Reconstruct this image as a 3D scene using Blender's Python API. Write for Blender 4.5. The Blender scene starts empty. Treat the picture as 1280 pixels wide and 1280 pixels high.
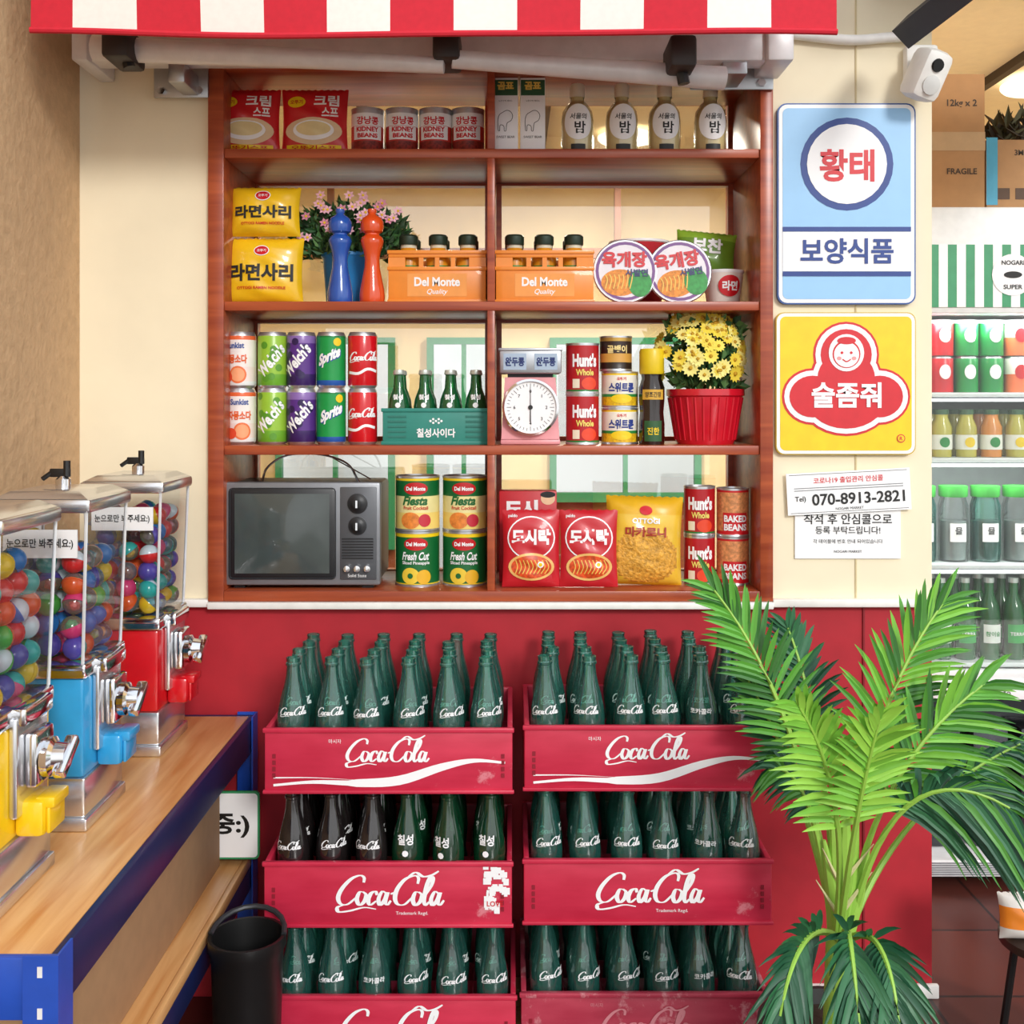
import bpy, bmesh, math, random
from mathutils import Matrix, Vector, Euler
random.seed(7)
pi=math.pi
F=1387.0; CY=-2.4; CZ=1.29
def X(px,Y): return (px-640)*(Y-CY)/F
def Z(py,Y): return CZ-(py-500)*(Y-CY)/F
def W(px,py,Y): return Vector((X(px,Y),Y,Z(py,Y)))
# ---------------------------------------------------------------- materials
def lin(h):
    h=h.lstrip('#'); o=[]
    for i in (0,2,4):
        c=int(h[i:i+2],16)/255
        o.append(c/12.92 if c<=.04045 else ((c+.055)/1.055)**2.4)
    return (o[0],o[1],o[2],1)
MC={}
def M_(hexc,rough=.45,metal=0,var=0.06,scale=30,bump=0,emit=0,coat=0):
    k=(hexc,rough,metal,var,scale,bump,emit,coat)
    if k in MC: return MC[k]
    m=bpy.data.materials.new('mat_'+hexc.strip('#')); m.use_nodes=True
    nt=m.node_tree; p=nt.nodes['Principled BSDF']
    c=lin(hexc)
    p.inputs['Roughness'].default_value=rough; p.inputs['Metallic'].default_value=metal
    p.inputs['Coat Weight'].default_value=coat
    tc=nt.nodes.new('ShaderNodeTexCoord'); n=nt.nodes.new('ShaderNodeTexNoise')
    n.inputs['Scale'].default_value=scale; n.inputs['Detail'].default_value=4
    nt.links.new(tc.outputs['Object'],n.inputs['Vector'])
    r=nt.nodes.new('ShaderNodeValToRGB')
    r.color_ramp.elements[0].position=.3; r.color_ramp.elements[1].position=.7
    r.color_ramp.elements[0].color=(c[0]*(1-var),c[1]*(1-var),c[2]*(1-var),1)
    r.color_ramp.elements[1].color=(min(1,c[0]*(1+var)),min(1,c[1]*(1+var)),min(1,c[2]*(1+var)),1)
    nt.links.new(n.outputs['Fac'],r.inputs['Fac']); nt.links.new(r.outputs['Color'],p.inputs['Base Color'])
    if bump:
        b=nt.nodes.new('ShaderNodeBump'); b.inputs['Strength'].default_value=bump; b.inputs['Distance'].default_value=.01
        nt.links.new(n.outputs['Fac'],b.inputs['Height']); nt.links.new(b.outputs['Normal'],p.inputs['Normal'])
    if emit:
        p.inputs['Emission Color'].default_value=c; p.inputs['Emission Strength'].default_value=emit
    MC[k]=m; return m
def wood(name,c1,c2,scale=(3,30,30),rough=.35):
    m=bpy.data.materials.new(name); m.use_nodes=True; nt=m.node_tree; p=nt.nodes['Principled BSDF']
    tc=nt.nodes.new('ShaderNodeTexCoord'); mp=nt.nodes.new('ShaderNodeMapping'); mp.inputs['Scale'].default_value=scale
    n=nt.nodes.new('ShaderNodeTexNoise'); n.inputs['Scale'].default_value=1.6; n.inputs['Detail'].default_value=6; n.inputs['Distortion'].default_value=.6
    r=nt.nodes.new('ShaderNodeValToRGB'); r.color_ramp.elements[0].position=.3; r.color_ramp.elements[1].position=.7
    r.color_ramp.elements[0].color=lin(c1); r.color_ramp.elements[1].color=lin(c2)
    nt.links.new(tc.outputs['Object'],mp.inputs['Vector']); nt.links.new(mp.outputs['Vector'],n.inputs['Vector'])
    nt.links.new(n.outputs['Fac'],r.inputs['Fac']); nt.links.new(r.outputs['Color'],p.inputs['Base Color'])
    p.inputs['Roughness'].default_value=rough
    return m
def worn(name,c1,c2,c3,amt=.66):
    m=bpy.data.materials.new(name); m.use_nodes=True; nt=m.node_tree; p=nt.nodes['Principled BSDF']
    tc=nt.nodes.new('ShaderNodeTexCoord'); mp=nt.nodes.new('ShaderNodeMapping'); mp.inputs['Scale'].default_value=(6,6,22)
    n=nt.nodes.new('ShaderNodeTexNoise'); n.inputs['Scale'].default_value=1.5; n.inputs['Detail'].default_value=5
    n2=nt.nodes.new('ShaderNodeTexNoise'); n2.inputs['Scale'].default_value=9; n2.inputs['Detail'].default_value=9; n2.inputs['Roughness'].default_value=.75
    r=nt.nodes.new('ShaderNodeValToRGB'); r.color_ramp.elements[0].position=.3; r.color_ramp.elements[1].position=.7
    r.color_ramp.elements[0].color=lin(c1); r.color_ramp.elements[1].color=lin(c2)
    r2=nt.nodes.new('ShaderNodeValToRGB'); r2.color_ramp.elements[0].position=amt-.03; r2.color_ramp.elements[1].position=amt+.03
    r2.color_ramp.elements[0].color=(0,0,0,1); r2.color_ramp.elements[1].color=(.6,.6,.6,1)
    mx=nt.nodes.new('ShaderNodeMixRGB'); mx.inputs[2].default_value=lin(c3)
    nt.links.new(tc.outputs['Object'],mp.inputs['Vector']); nt.links.new(mp.outputs['Vector'],n.inputs['Vector']); nt.links.new(tc.outputs['Object'],n2.inputs['Vector'])
    nt.links.new(n.outputs['Fac'],r.inputs['Fac']); nt.links.new(n2.outputs['Fac'],r2.inputs['Fac'])
    nt.links.new(r2.outputs['Color'],mx.inputs[0]); nt.links.new(r.outputs['Color'],mx.inputs[1]); nt.links.new(mx.outputs[0],p.inputs['Base Color'])
    p.inputs['Roughness'].default_value=.38
    return m
def glass(name,tint,diff,dfac=.05,rough=.03,face=.25,gl=.8,base=.03):
    m=bpy.data.materials.new(name); m.use_nodes=True; nt=m.node_tree; nt.nodes.remove(nt.nodes['Principled BSDF'])
    out=nt.nodes['Material Output']
    t=nt.nodes.new('ShaderNodeBsdfTransparent'); t.inputs['Color'].default_value=tint
    d=nt.nodes.new('ShaderNodeBsdfDiffuse'); d.inputs['Color'].default_value=diff
    g=nt.nodes.new('ShaderNodeBsdfGlossy'); g.inputs['Roughness'].default_value=rough
    lw=nt.nodes.new('ShaderNodeLayerWeight'); lw.inputs['Blend'].default_value=.35
    ma=nt.nodes.new('ShaderNodeMath'); ma.operation='MULTIPLY_ADD'; ma.inputs[1].default_value=gl; ma.inputs[2].default_value=base
    nt.links.new(lw.outputs['Fresnel'],ma.inputs[0])
    ma2=nt.nodes.new('ShaderNodeMath'); ma2.operation='MULTIPLY_ADD'; ma2.inputs[1].default_value=face; ma2.inputs[2].default_value=dfac
    lw2=nt.nodes.new('ShaderNodeLayerWeight'); lw2.inputs['Blend'].default_value=.25
    nt.links.new(lw2.outputs['Facing'],ma2.inputs[0]); ma2.use_clamp=True
    m1=nt.nodes.new('ShaderNodeMixShader'); m2=nt.nodes.new('ShaderNodeMixShader')
    nt.links.new(ma2.outputs[0],m1.inputs[0]); nt.links.new(t.outputs[0],m1.inputs[1]); nt.links.new(d.outputs[0],m1.inputs[2])
    nt.links.new(ma.outputs[0],m2.inputs[0]); nt.links.new(m1.outputs[0],m2.inputs[1]); nt.links.new(g.outputs[0],m2.inputs[2])
    nt.links.new(m2.outputs[0],out.inputs['Surface'])
    return m
WHITE=M_('#f4f2ec',.5); CREAMW=M_('#f6eacb',.7,var=.03,scale=8,bump=.12)
STUCCO=M_('#c9a67e',.9,var=.08,scale=38,bump=.5)
REDW=M_('#b8202e',.6,var=.08,scale=14,bump=.1)
RED=M_('#d01824',.35); BLACK=M_('#141414',.4); DKGREY=M_('#2c2d30',.45); GREY=M_('#8b8d90',.4)
CHROME=M_('#e4e4e6',.1,1,var=.02); CHROMEB=M_('#dcdde0',.22,.9,var=.02); STEEL=M_('#b9bcc0',.35,.9); ALU=M_('#d0d2d6',.3,.85)
NAVY=M_('#1c2f6e',.4); YEL=M_('#f5d21a',.4); GREEN=M_('#1e8a3c',.4)
WOODR=wood('mat_red_wood','#8c3824','#b85a34',(2,25,25),.3)
PINE=wood('mat_pine','#cc8a4c','#e8b679',(30,2,30),.3)
CRATE=worn('mat_crate','#c0203e','#d43450','#e8a0a8',.64)
CRATE2=worn('mat_crate_faded','#a82840','#c04458','#dca0a4',.56)
G_TEAL=glass('mat_teal_glass',(.60,.90,.82,1),(.10,.52,.42,1),.09,.05,.22,1.0,.07)
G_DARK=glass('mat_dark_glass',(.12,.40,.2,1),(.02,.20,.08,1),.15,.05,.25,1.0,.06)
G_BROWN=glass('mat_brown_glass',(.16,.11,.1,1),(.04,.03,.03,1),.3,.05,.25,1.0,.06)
G_GREEN=glass('mat_green_glass',(.1,.55,.22,1),(.02,.32,.1,1),.25,.04,.25,.9,.05)
G_CLEAR=glass('mat_clear_plastic',(.96,.97,.98,1),(.8,.82,.85,1),.0,.03,.06,.7,.03)
G_PANE=glass('mat_window_glass',(.97,.98,.97,1),(.8,.8,.8,1),.0,.01,0.0,.35)
G_MIRRORISH=glass('mat_reflective_pane',(.94,.95,.94,1),(.8,.8,.8,1),.0,.01,0.0,1.2,.10)
JUICE=M_('#d98f1e',.2,coat=.5); PEACH=M_('#f2dda0',.2,coat=.5)
# ---------------------------------------------------------------- builder
def flat(y0=0.0): return lambda x,z,e:(x,y0-e,z)
def cyl(R): return lambda x,z,e:((R+e)*math.sin(x/R),-(R+e)*math.cos(x/R),z)
TC={}
def textdata(s,bold):
    k=(s,bold)
    if k in TC: return TC[k]
    cu=bpy.data.curves.new('t','FONT'); cu.body=s; cu.size=1; cu.offset=bold; cu.resolution_u=3
    cu.align_x='CENTER'
    ob=bpy.data.objects.new('t',cu); bpy.context.scene.collection.objects.link(ob)
    bpy.context.view_layer.update()
    dg=bpy.context.evaluated_depsgraph_get()
    me=bpy.data.meshes.new_from_object(ob.evaluated_get(dg))
    v=[(p.co.x,p.co.y) for p in me.vertices]; f=[tuple(q.vertices) for q in me.polygons]
    bpy.data.objects.remove(ob); bpy.data.meshes.remove(me); bpy.data.curves.remove(cu)
    if v:
        x0=min(a for a,_ in v);x1=max(a for a,_ in v);y0=min(b for _,b in v);y1=max(b for _,b in v)
        v=[(a-(x0+x1)/2,b-(y0+y1)/2) for a,b in v]; dims=(x1-x0,y1-y0)
    else: dims=(1,1)
    TC[k]=(v,f,dims); return TC[k]
def cr(P,n=6):
    P=[Vector(p) for p in P]; Q=[P[0]*2-P[1]]+P+[P[-1]*2-P[-2]]; o=[]
    for i in range(1,len(Q)-2):
        for j in range(n):
            t=j/n; a,b,c,d=Q[i-1],Q[i],Q[i+1],Q[i+2]
            o.append(.5*((2*b)+(-a+c)*t+(2*a-5*b+4*c-d)*t*t+(-a+3*b-3*c+d)*t**3))
    o.append(P[-1]); return o
class B:
    def __init__(s,name): s.name=name; s.v=[];s.f=[];s.mi=[];s.mats=[]; s.T=Matrix.Identity(4)
    def m(s,mat):
        if mat not in s.mats: s.mats.append(mat)
        return s.mats.index(mat)
    def add(s,vs,fs,mat,M=None):
        o=len(s.v); T=s.T@M if M is not None else s.T
        s.v+= [T@Vector(v) for v in vs]
        s.f+= [tuple(i+o for i in f) for f in fs]
        if isinstance(mat,list): s.mi+=[s.m(x) for x in mat]
        else: s.mi+=[s.m(mat)]*len(fs)
        return s
    def bm(s,bm,mat,M=None):
        bm.verts.index_update()
        s.add([v.co.copy() for v in bm.verts],[tuple(v.index for v in f.verts) for f in bm.faces],mat,M); bm.free()
    def box(s,x0,x1,y0,y1,z0,z1,mat,bev=0,M=None):
        b=bmesh.new(); bmesh.ops.create_cube(b,size=1)
        for v in b.verts: v.co=Vector(((x0+x1)/2+v.co.x*(x1-x0),(y0+y1)/2+v.co.y*(y1-y0),(z0+z1)/2+v.co.z*(z1-z0)))
        if bev: bmesh.ops.bevel(b,geom=b.edges[:],offset=bev,segments=2,affect='EDGES',profile=.5)
        s.bm(b,mat,M); return s
    def lathe(s,prof,mat,seg=20,M=None):
        vs=[];rings=[]
        for r,z in prof:
            if r<1e-6: rings.append([len(vs)]); vs.append((0,0,z))
            else:
                rings.append(list(range(len(vs),len(vs)+seg)))
                vs+=[(r*math.cos(2*pi*i/seg),r*math.sin(2*pi*i/seg),z) for i in range(seg)]
        fs=[];ml=[]
        for k in range(len(prof)-1):
            a,b=rings[k],rings[k+1]; mm=mat[k] if isinstance(mat,list) else mat
            for i in range(seg):
                j=(i+1)%seg
                if len(a)==1 and len(b)==1: continue
                if len(a)==1: fs.append((a[0],b[j],b[i]))
                elif len(b)==1: fs.append((a[i],a[j],b[0]))
                else: fs.append((a[i],a[j],b[j],b[i]))
                ml.append(mm)
        s.add(vs,fs,ml,M); return s
    def tube(s,pts,r,mat,seg=8,M=None):
        pts=[Vector(p) for p in pts]; vs=[];fs=[];n=len(pts)
        for i,p in enumerate(pts):
            t=(pts[min(i+1,n-1)]-pts[max(i-1,0)]).normalized()
            u=Vector((0,0,1)) if abs(t.z)<.9 else Vector((0,1,0))
            a=t.cross(u).normalized(); c=t.cross(a); rr=r[i] if isinstance(r,(list,tuple)) else r
            vs+=[p+rr*(a*math.cos(2*pi*k/seg)+c*math.sin(2*pi*k/seg)) for k in range(seg)]
        for i in range(n-1):
            for k in range(seg):
                l=(k+1)%seg; fs.append((i*seg+k,i*seg+l,(i+1)*seg+l,(i+1)*seg+k))
        fs.append(tuple(range(seg))[::-1]); fs.append(tuple(range((n-1)*seg,n*seg)))
        s.add(vs,fs,mat,M); return s
    def prism(s,pts,y0,y1,mat,M=None):
        n=len(pts); vs=[(x,y0,z) for x,z in pts]+[(x,y1,z) for x,z in pts]
        fs=[tuple(range(n)),tuple(range(2*n-1,n-1,-1))]+[(i,i+n,(i+1)%n+n,(i+1)%n) for i in range(n)]
        s.add(vs,fs,mat,M); return s
    def text(s,t,cx,cz,mat,proj,h=None,w=None,bold=.02,e=.0012,M=None,slant=0):
        v,f,(tw,th)=textdata(t,bold)
        if not v: return s
        if h and w: sx=w/tw; sz=h/th
        elif h: sx=sz=h/th
        else: sx=sz=w/tw
        s.add([proj(cx+(a+slant*b)*sx,cz+b*sz,e) for a,b in v],f,mat,M); return s
    def disc(s,cx,cz,rx,rz,mat,proj,e=.0006,rings=2,seg=28,M=None,inner=0,fn=None):
        vs=[];fs=[]
        for k in range(rings+1):
            q=inner+(1-inner)*k/rings
            for i in range(seg):
                a=2*pi*i/seg; g=fn(a) if fn else 1
                vs.append(proj(cx+rx*q*g*math.cos(a),cz+rz*q*g*math.sin(a),e))
        for k in range(rings):
            for i in range(seg):
                j=(i+1)%seg; fs.append((k*seg+i,(k+1)*seg+i,(k+1)*seg+j,k*seg+j))
        s.add(vs,fs,mat,M); return s
    def rect(s,cx,cz,w,h,mat,proj,e=.0005,n=8,M=None):
        vs=[];fs=[];nz=max(1,n//2)
        for j in range(nz+1):
            for i in range(n+1): vs.append(proj(cx-w/2+w*i/n,cz-h/2+h*j/nz,e))
        for j in range(nz):
            for i in range(n):
                a=j*(n+1)+i; fs.append((a,a+1,a+n+2,a+n+1))
        s.add(vs,fs,mat,M); return s
    def ribbon(s,pts,wf,mat,proj,e=.0012,n=5,M=None):
        P=cr([(a,b,0) for a,b in pts],n); vs=[];fs=[]; N=len(P)
        for i,p in enumerate(P):
            t=(P[min(i+1,N-1)]-P[max(i-1,0)]); t.normalize()
            nn=Vector((-t.y,t.x,0)); w=wf(t,i/(N-1))
            for sg in (-1,1):
                q=p+nn*w*sg; vs.append(proj(q.x,q.y,e+i*.000004))
        for i in range(N-1): fs.append((2*i,2*i+2,2*i+3,2*i+1))
        s.add(vs,fs,mat,M); return s
    def logo(s,cx,cz,w,mat,proj,e=.0012,n=5,M=None,wt=1):
        k=w/3.95
        def T(p): return (cx+(p[0]-1.97+.12*p[1])*k,cz+(p[1]-.42)*k)
        S=[[(.98,.82),(.97,1.0),(.8,1.08),(.5,.95),(.22,.62),(.1,.28),(.22,.04),(.48,.02),(.78,.28)],
           [(.35,.0),(.12,-.1),(.2,-.26),(.6,-.22),(1.1,-.1),(1.55,-.16)],
           [(1.02,.47),(.87,.46),(.8,.2),(.92,.0),(1.08,.12),(1.12,.36),(1.0,.48)],
           [(1.52,.36),(1.46,.49),(1.3,.42),(1.22,.18),(1.32,.0),(1.52,.14)],
           [(1.84,.44),(1.7,.49),(1.6,.22),(1.68,.0),(1.84,.2),(1.9,.47),(1.86,.12),(1.96,.01),(2.06,.16)],
           [(2.02,.4),(2.2,.46)],
           [(2.98,.78),(2.98,1.0),(2.82,1.08),(2.5,.95),(2.26,.62),(2.2,.28),(2.32,.04),(2.58,.02),(2.84,.28)],
           [(2.6,1.04),(2.85,1.2),(3.15,1.05),(3.45,1.1),(3.7,1.25)],
           [(3.08,.47),(2.93,.46),(2.87,.2),(2.98,.0),(3.14,.12),(3.18,.36),(3.06,.48)],
           [(3.24,.25),(3.48,.7),(3.52,.98),(3.42,1.02),(3.32,.7),(3.28,.2),(3.36,.0),(3.48,.12)],
           [(3.78,.44),(3.64,.49),(3.54,.22),(3.62,.0),(3.78,.2),(3.84,.47),(3.8,.12),(3.9,.01),(4.02,.18)]]
        for i,q in enumerate(S):
            s.ribbon([T(p) for p in q],lambda t,u:k*wt*(.026+.062*abs(t.y)**1.3)*(.55+.45*math.sin(pi*min(1,max(0,u)))),mat,proj,e+i*.00016*(min(1,w/.1)),n,M)
        return s
    def done(s,loc=(0,0,0),rot=(0,0,0),parent=None,angle=38):
        me=bpy.data.meshes.new(s.name); me.from_pydata([tuple(v) for v in s.v],[],s.f)
        for m in s.mats: me.materials.append(m)
        me.polygons.foreach_set('material_index',s.mi)
        me.polygons.foreach_set('use_smooth',[True]*len(s.f)); me.update()
        me.set_sharp_from_angle(angle=math.radians(angle))
        ob=bpy.data.objects.new(s.name,me); bpy.context.scene.collection.objects.link(ob)
        ob.location=loc; ob.rotation_euler=rot
        if parent: ob.parent=parent
        return ob
def empty(name,loc=(0,0,0),rot=(0,0,0)):
    o=bpy.data.objects.new(name,None); bpy.context.scene.collection.objects.link(o); o.location=loc; o.rotation_euler=rot; o.empty_display_size=.1; return o
def rrect(w,h,r,cx=0,cz=0,n=5):
    o=[]
    for sx,sz,a0 in ((1,-1,-pi/2),(1,1,0),(-1,1,pi/2),(-1,-1,pi)):
        for i in range(n+1):
            a=a0+pi/2*i/n; o.append((cx+sx*(w/2-r)+r*math.cos(a),cz+sz*(h/2-r)+r*math.sin(a)))
    return o
RX=lambda a:Matrix.Rotation(a,4,'X'); RY=lambda a:Matrix.Rotation(a,4,'Y'); RZ=lambda a:Matrix.Rotation(a,4,'Z'); TR=lambda x,y,z:Matrix.Translation((x,y,z))
# ================================================================= ROOM
XL=-.935; XR=.908; SXL=-.652; SXR=.560
ZS=[1.830,1.502,1.192,.880]; ZTOP=2.02; ZSPLIT=.845
w=B('wall_back')
def wallpiece(x0,x1,z0,z1):
    if z0<ZSPLIT:
        w.box(x0,x1,0,.12,z0,min(z1,ZSPLIT),REDW)
    if z1>ZSPLIT: w.box(x0,x1,0,.12,max(z0,ZSPLIT),z1,CREAMW)
wallpiece(XL,SXL,0,3); wallpiece(SXR,XR,0,3); wallpiece(SXL,SXR,0,.858); wallpiece(SXL,SXR,ZTOP,3)
w.done()
b=B('wall_left'); b.box(XL-.1,XL,-2.6,.12,0,3,STUCCO); b.done()
fm=bpy.data.materials.new('mat_floor_tile'); fm.use_nodes=True; nt=fm.node_tree; p=nt.nodes['Principled BSDF']
tc=nt.nodes.new('ShaderNodeTexCoord'); br=nt.nodes.new('ShaderNodeTexBrick'); br.offset=0
br.inputs['Scale'].default_value=1; br.inputs['Brick Width'].default_value=.3; br.inputs['Row Height'].default_value=.3; br.inputs['Mortar Size'].default_value=.004
br.inputs['Color1'].default_value=lin('#5a2a22'); br.inputs['Color2'].default_value=lin('#4a231d'); br.inputs['Mortar'].default_value=lin('#2a1816')
nt.links.new(tc.outputs['Object'],br.inputs['Vector']); nt.links.new(br.outputs['Color'],p.inputs['Base Color']); p.inputs['Roughness'].default_value=.3
b=B('floor'); b.box(-1.5,3.3,-3.0,3.7,-.1,0,fm); b.done()
INW=M_('#f0dcb0',.8,var=.04,scale=6)
b=B('wall_far')
ops=[(-1.25,-.62,.5,1.62),(-.45,-.06,0.02,1.62),(.2,1.0,.75,1.62)]
xs=-1.4
for (a,c,z0,z1) in ops:
    b.box(xs,a,3.5,3.6,0,2.45,INW); b.box(a,c,3.5,3.6,z1,2.45,INW)
    if z0>.05: b.box(a,c,3.5,3.6,0,z0,M_('#8a4a2c',.6))
    xs=c
b.box(xs,3.2,3.5,3.6,0,2.45,INW); b.done()
GF=M_('#2f8f62',.5)
for i,(a,c,z0,z1) in enumerate(ops):
    b=B('door_1' if i==1 else ('window_%d'%(i+1)))
    for (q,r) in ((a,a+.035),(c-.035,c)): b.box(q,r,3.455,3.499,z0,z1,GF)
    b.box(a+.035,c-.035,3.455,3.499,z1-.035,z1,GF); b.box(a+.035,c-.035,3.455,3.499,z0,z0+.05,GF)
    b.box((a+c)/2-.012,(a+c)/2+.012,3.46,3.498,z0+.05,z1-.035,GF)
    b.box(a+.035,c-.035,3.48,3.485,z0+.05,z1-.035,G_PANE)
    b.done()
b=B('wall_side'); b.box(-1.5,-1.4,.12,3.6,0,2.45,INW); b.done()
b=B('wall_right'); b.box(3.2,3.3,.12,3.6,0,2.45,INW); b.done()
b=B('ceiling'); b.box(-1.5,3.3,.12,3.6,2.45,2.55,M_('#f6e8c4',.8,var=.03)); b.done()
for i,xx in enumerate((-.6,.12,.85,1.7)):
    b=B('trim_%d'%(i+1)); b.box(xx,xx+.03,.2,3.5,2.42,2.45,M_('#3a2c22',.6)); b.done()
b=B('trim_5'); b.box(XL,SXL,-.022,0,.845,.862,WHITE,.003); b.box(SXL,SXR,-.03,0,.842,.857,WHITE,.003); b.box(SXR,XR,-.022,0,.845,.862,WHITE,.003); b.done()
b=B('baseboard_back'); b.box(.56,XR+.012,-.012,0,0,.03,WHITE,.003); b.done()
b=B('trim_6'); b.box(.758,.762,-.004,0,.03,.842,M_('#8e1722',.6)); b.box(.742,.745,-.003,0,.862,2.6,M_('#d8c79c',.7)); b.done()
b=B('trim_7'); b.box(-1.2,1.2,3.0,3.04,1.98,2.03,M_('#7a4a2c',.6)); b.box(.50,.53,3.0,3.04,2.03,2.45,M_('#7a4a2c',.6)); b.box(-.9,-.87,3.0,3.04,2.03,2.45,M_('#7a4a2c',.6)); b.done()
# ================================================================= SHELF UNIT
b=B('display_shelf'); t=.022; yF=-.022; yB=.27
b.box(SXL,SXL+.034,yF,yB,.858,ZTOP,WOODR,.002); b.box(SXR-.028,SXR,yF,yB,.858,ZTOP,WOODR,.002)
b.box(SXL+.034,SXR-.028,yF,yB,.858,.880,WOODR,.002); b.box(SXL+.034,SXR-.028,yF,yB,ZTOP-.022,ZTOP,WOODR,.002)
for z in ZS[:3]: b.box(SXL+.034,SXR-.028,yF+.006,yB,z-.02,z,WOODR,.002)
b.box(-.053,-.037,yF+.006,yB,.880,1.172,WOODR,.001)
for z0,z1 in ((1.192,1.482),(1.502,1.81),(1.83,ZTOP-.022)): b.box(-.053,-.037,yF+.006,yB,z0,z1,WOODR,.001)
b.done()
b=B('window_4')
b.box(SXL,SXR,yB+.012,yB+.016,.88,ZTOP,G_MIRRORISH)
for x in (SXL+.02,-.045,SXR-.02): b.box(x-.02,x+.02,yB,yB+.03,.86,ZTOP,WOODR)
for z in (.87,1.19,1.49,1.82,ZTOP): b.box(SXL+.04,-.065,yB,yB+.03,z-.015,z+.012,WOODR); b.box(-.025,SXR-.04,yB,yB+.03,z-.015,z+.012,WOODR)
b.done()
# ================================================================= AWNING
AR=M_('#cf1f33',.8,var=.05,scale=80); AW=M_('#f3efe8',.8,var=.03,scale=80)
b=B('striped_awning'); yv=-.36
st=[X(92+79.2*i,yv) for i in range(0,12)]+[X(1045,yv)]
edges=[X(40,yv)]+st; zb=Z(42,yv)
for i in range(len(edges)-1):
    mt=AR if i%2==0 else AW; n=4
    for k in range(n):
        xa=edges[i]+(edges[i+1]-edges[i])*k/n; xb=edges[i]+(edges[i+1]-edges[i])*(k+1)/n
        def prof(x): 
            s=.006*math.sin(x*9)
            return [(x,yv+s,zb+.004*math.sin(x*5)),(x,yv-.004,zb+.09),(x,yv,zb+.16),(x,yv+.05,zb+.19),(x,-.02,zb+.42)]
        A=prof(xa); C=prof(xb)
        b.add(A+C,[(j,j+5,j+6,j+1) for j in range(4)],mt)
b.tube([(x,yv+.006*math.sin(x*9)-.002,zb+.004*math.sin(x*5)) for x in [edges[0]+(edges[-1]-edges[0])*i/40 for i in range(41)]],.006,AR)
b.done()
b=B('awning_arm_frame'); LG=M_('#e6e5e6',.35,.05); DB=M_('#2c2320',.5)
ya=-.12; z0=Z(95,ya); z1=Z(52,ya)
b.box(X(100,ya),X(985,ya),ya-.02,ya+.04,z1-.045,z1+.02,LG,.006)
b.tube([W(118,60,-.2),W(555,82,-.24)],[.026,.016],LG,12); b.tube([W(565,74,-.24),W(905,98,-.17)],[.018,.024],LG,12)
for px,py in ((158,66),(560,68),(848,78)):
    b.box(X(px,-.2)-.026,X(px,-.2)+.026,-.27,-.16,Z(py,-.2)-.028,Z(py,-.2)+.034,DB,.008)
for px,py,ww in ((226,102,34),(915,92,52)):
    b.box(X(px-ww,-.03),X(px+ww,-.03),-.03,-.0225,Z(py+20,-.03),Z(py-26,-.03),STEEL,.002)
    b.box(X(px-ww*.3,-.1),X(px+ww*.3,-.1),-.132,-.03,Z(py+6,-.1),Z(py-20,-.1),STEEL,.003)
    for q in (-.7,.7): 
        b.lathe([(0,.008),(.009,.008),(.009,0)],CHROME,6,TR(X(px+q*ww,-.03),-.03,Z(py+12,-.03))@RX(pi/2))
b.box(X(985,ya)-.05,X(985,ya)+.003,-.16,-.0225,z1-.05,z1+.03,LG,.005); b.box(X(100,ya)-.003,X(100,ya)+.03,-.16,-.0,z1-.05,z1+.03,LG,.005)
b.tube([W(150,45,-.22),W(162,85,-.22)],.012,BLACK); b.tube([W(845,50,-.22),W(855,105,-.22)],.012,BLACK)
b.done()
b=B('soffit_beam'); b.tube([W(1135,40,-.15),W(1262,-60,-.5)],.035,DKGREY,4); b.box(X(1120,-.2),1.6,-.3,.1,2.2,2.3,M_('#6c6a6a',.6)); b.done()
b=B('security_camera')
b.tube(cr([W(985,42,-.012),W(1060,50,-.012),W(1110,47,-.012),W(1150,45,-.02)],5),.011,WHITE,10)
b.box(X(1120,0)+.012,X(1150,0)+.03,-.03,0,Z(118,0)+.02,Z(60,0),WHITE,.008)
Mx=TR(*W(1158,92,-.07))@Euler((.35,.25,.3)).to_matrix().to_4x4()
b.box(-.034,.034,-.035,.035,-.055,.05,WHITE,.018,M=Mx)
b.lathe([(0,.004),(.012,.004),(.014,0)],BLACK,14,Mx@TR(-.004,-.036,.018)@RX(pi/2)); b.lathe([(0,.006),(.02,.001),(.02,0)],M_('#dcdcd8',.3),14,Mx@TR(0,-.036,-.022)@RX(pi/2))
b.tube([W(1150,75,-.0),W(1156,85,-.06)],.014,WHITE)
b.done()
# ================================================================= SIGNS
LB=M_('#9ccdf5',.4,var=.02); NV=M_('#1d3f8c',.4); SR=M_('#d8232f',.4); SW=M_('#fafafa',.4,var=.01)
def sign(name,px0,px1,py0,py1):
    w_=X(px1,0)-X(px0,0); h_=Z(py0,0)-Z(py1,0); b=B(name); 
    return b,w_,h_,(X((px0+px1)/2,0),-.0065,Z((py0+py1)/2,0))
b,w_,h_,loc=sign('dried_pollack_sign',970,1142,131,381)
b.prism(rrect(w_,h_,.02),-.006,.006,M_('#27539c',.4)); P=flat(-.006)
b.prism(rrect(w_-.006,h_-.006,.018),-.0068,-.005,SW); b.prism(rrect(w_-.022,h_-.022,.012),-.0076,-.006,LB)
b.disc(0,.085,.1,.1,NV,P,.0024); b.disc(0,.085,.086,.086,SW,P,.0032); b.text('황태',0,.082,SR,P,w=.118,h=.07,bold=.03,e=.004)
b.rect(0,-.103,w_-.022,.085,SW,P,.0024,2); b.rect(0,-.055,w_-.022,.010,NV,P,.003,2); b.rect(0,-.151,w_-.022,.010,NV,P,.003,2)
b.text('보양식품',0,-.102,NV,P,w=.20,h=.055,bold=.025,e=.004); b.done(loc)
b,w_,h_,loc=sign('ramen_style_sign',968,1142,391,568)
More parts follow.
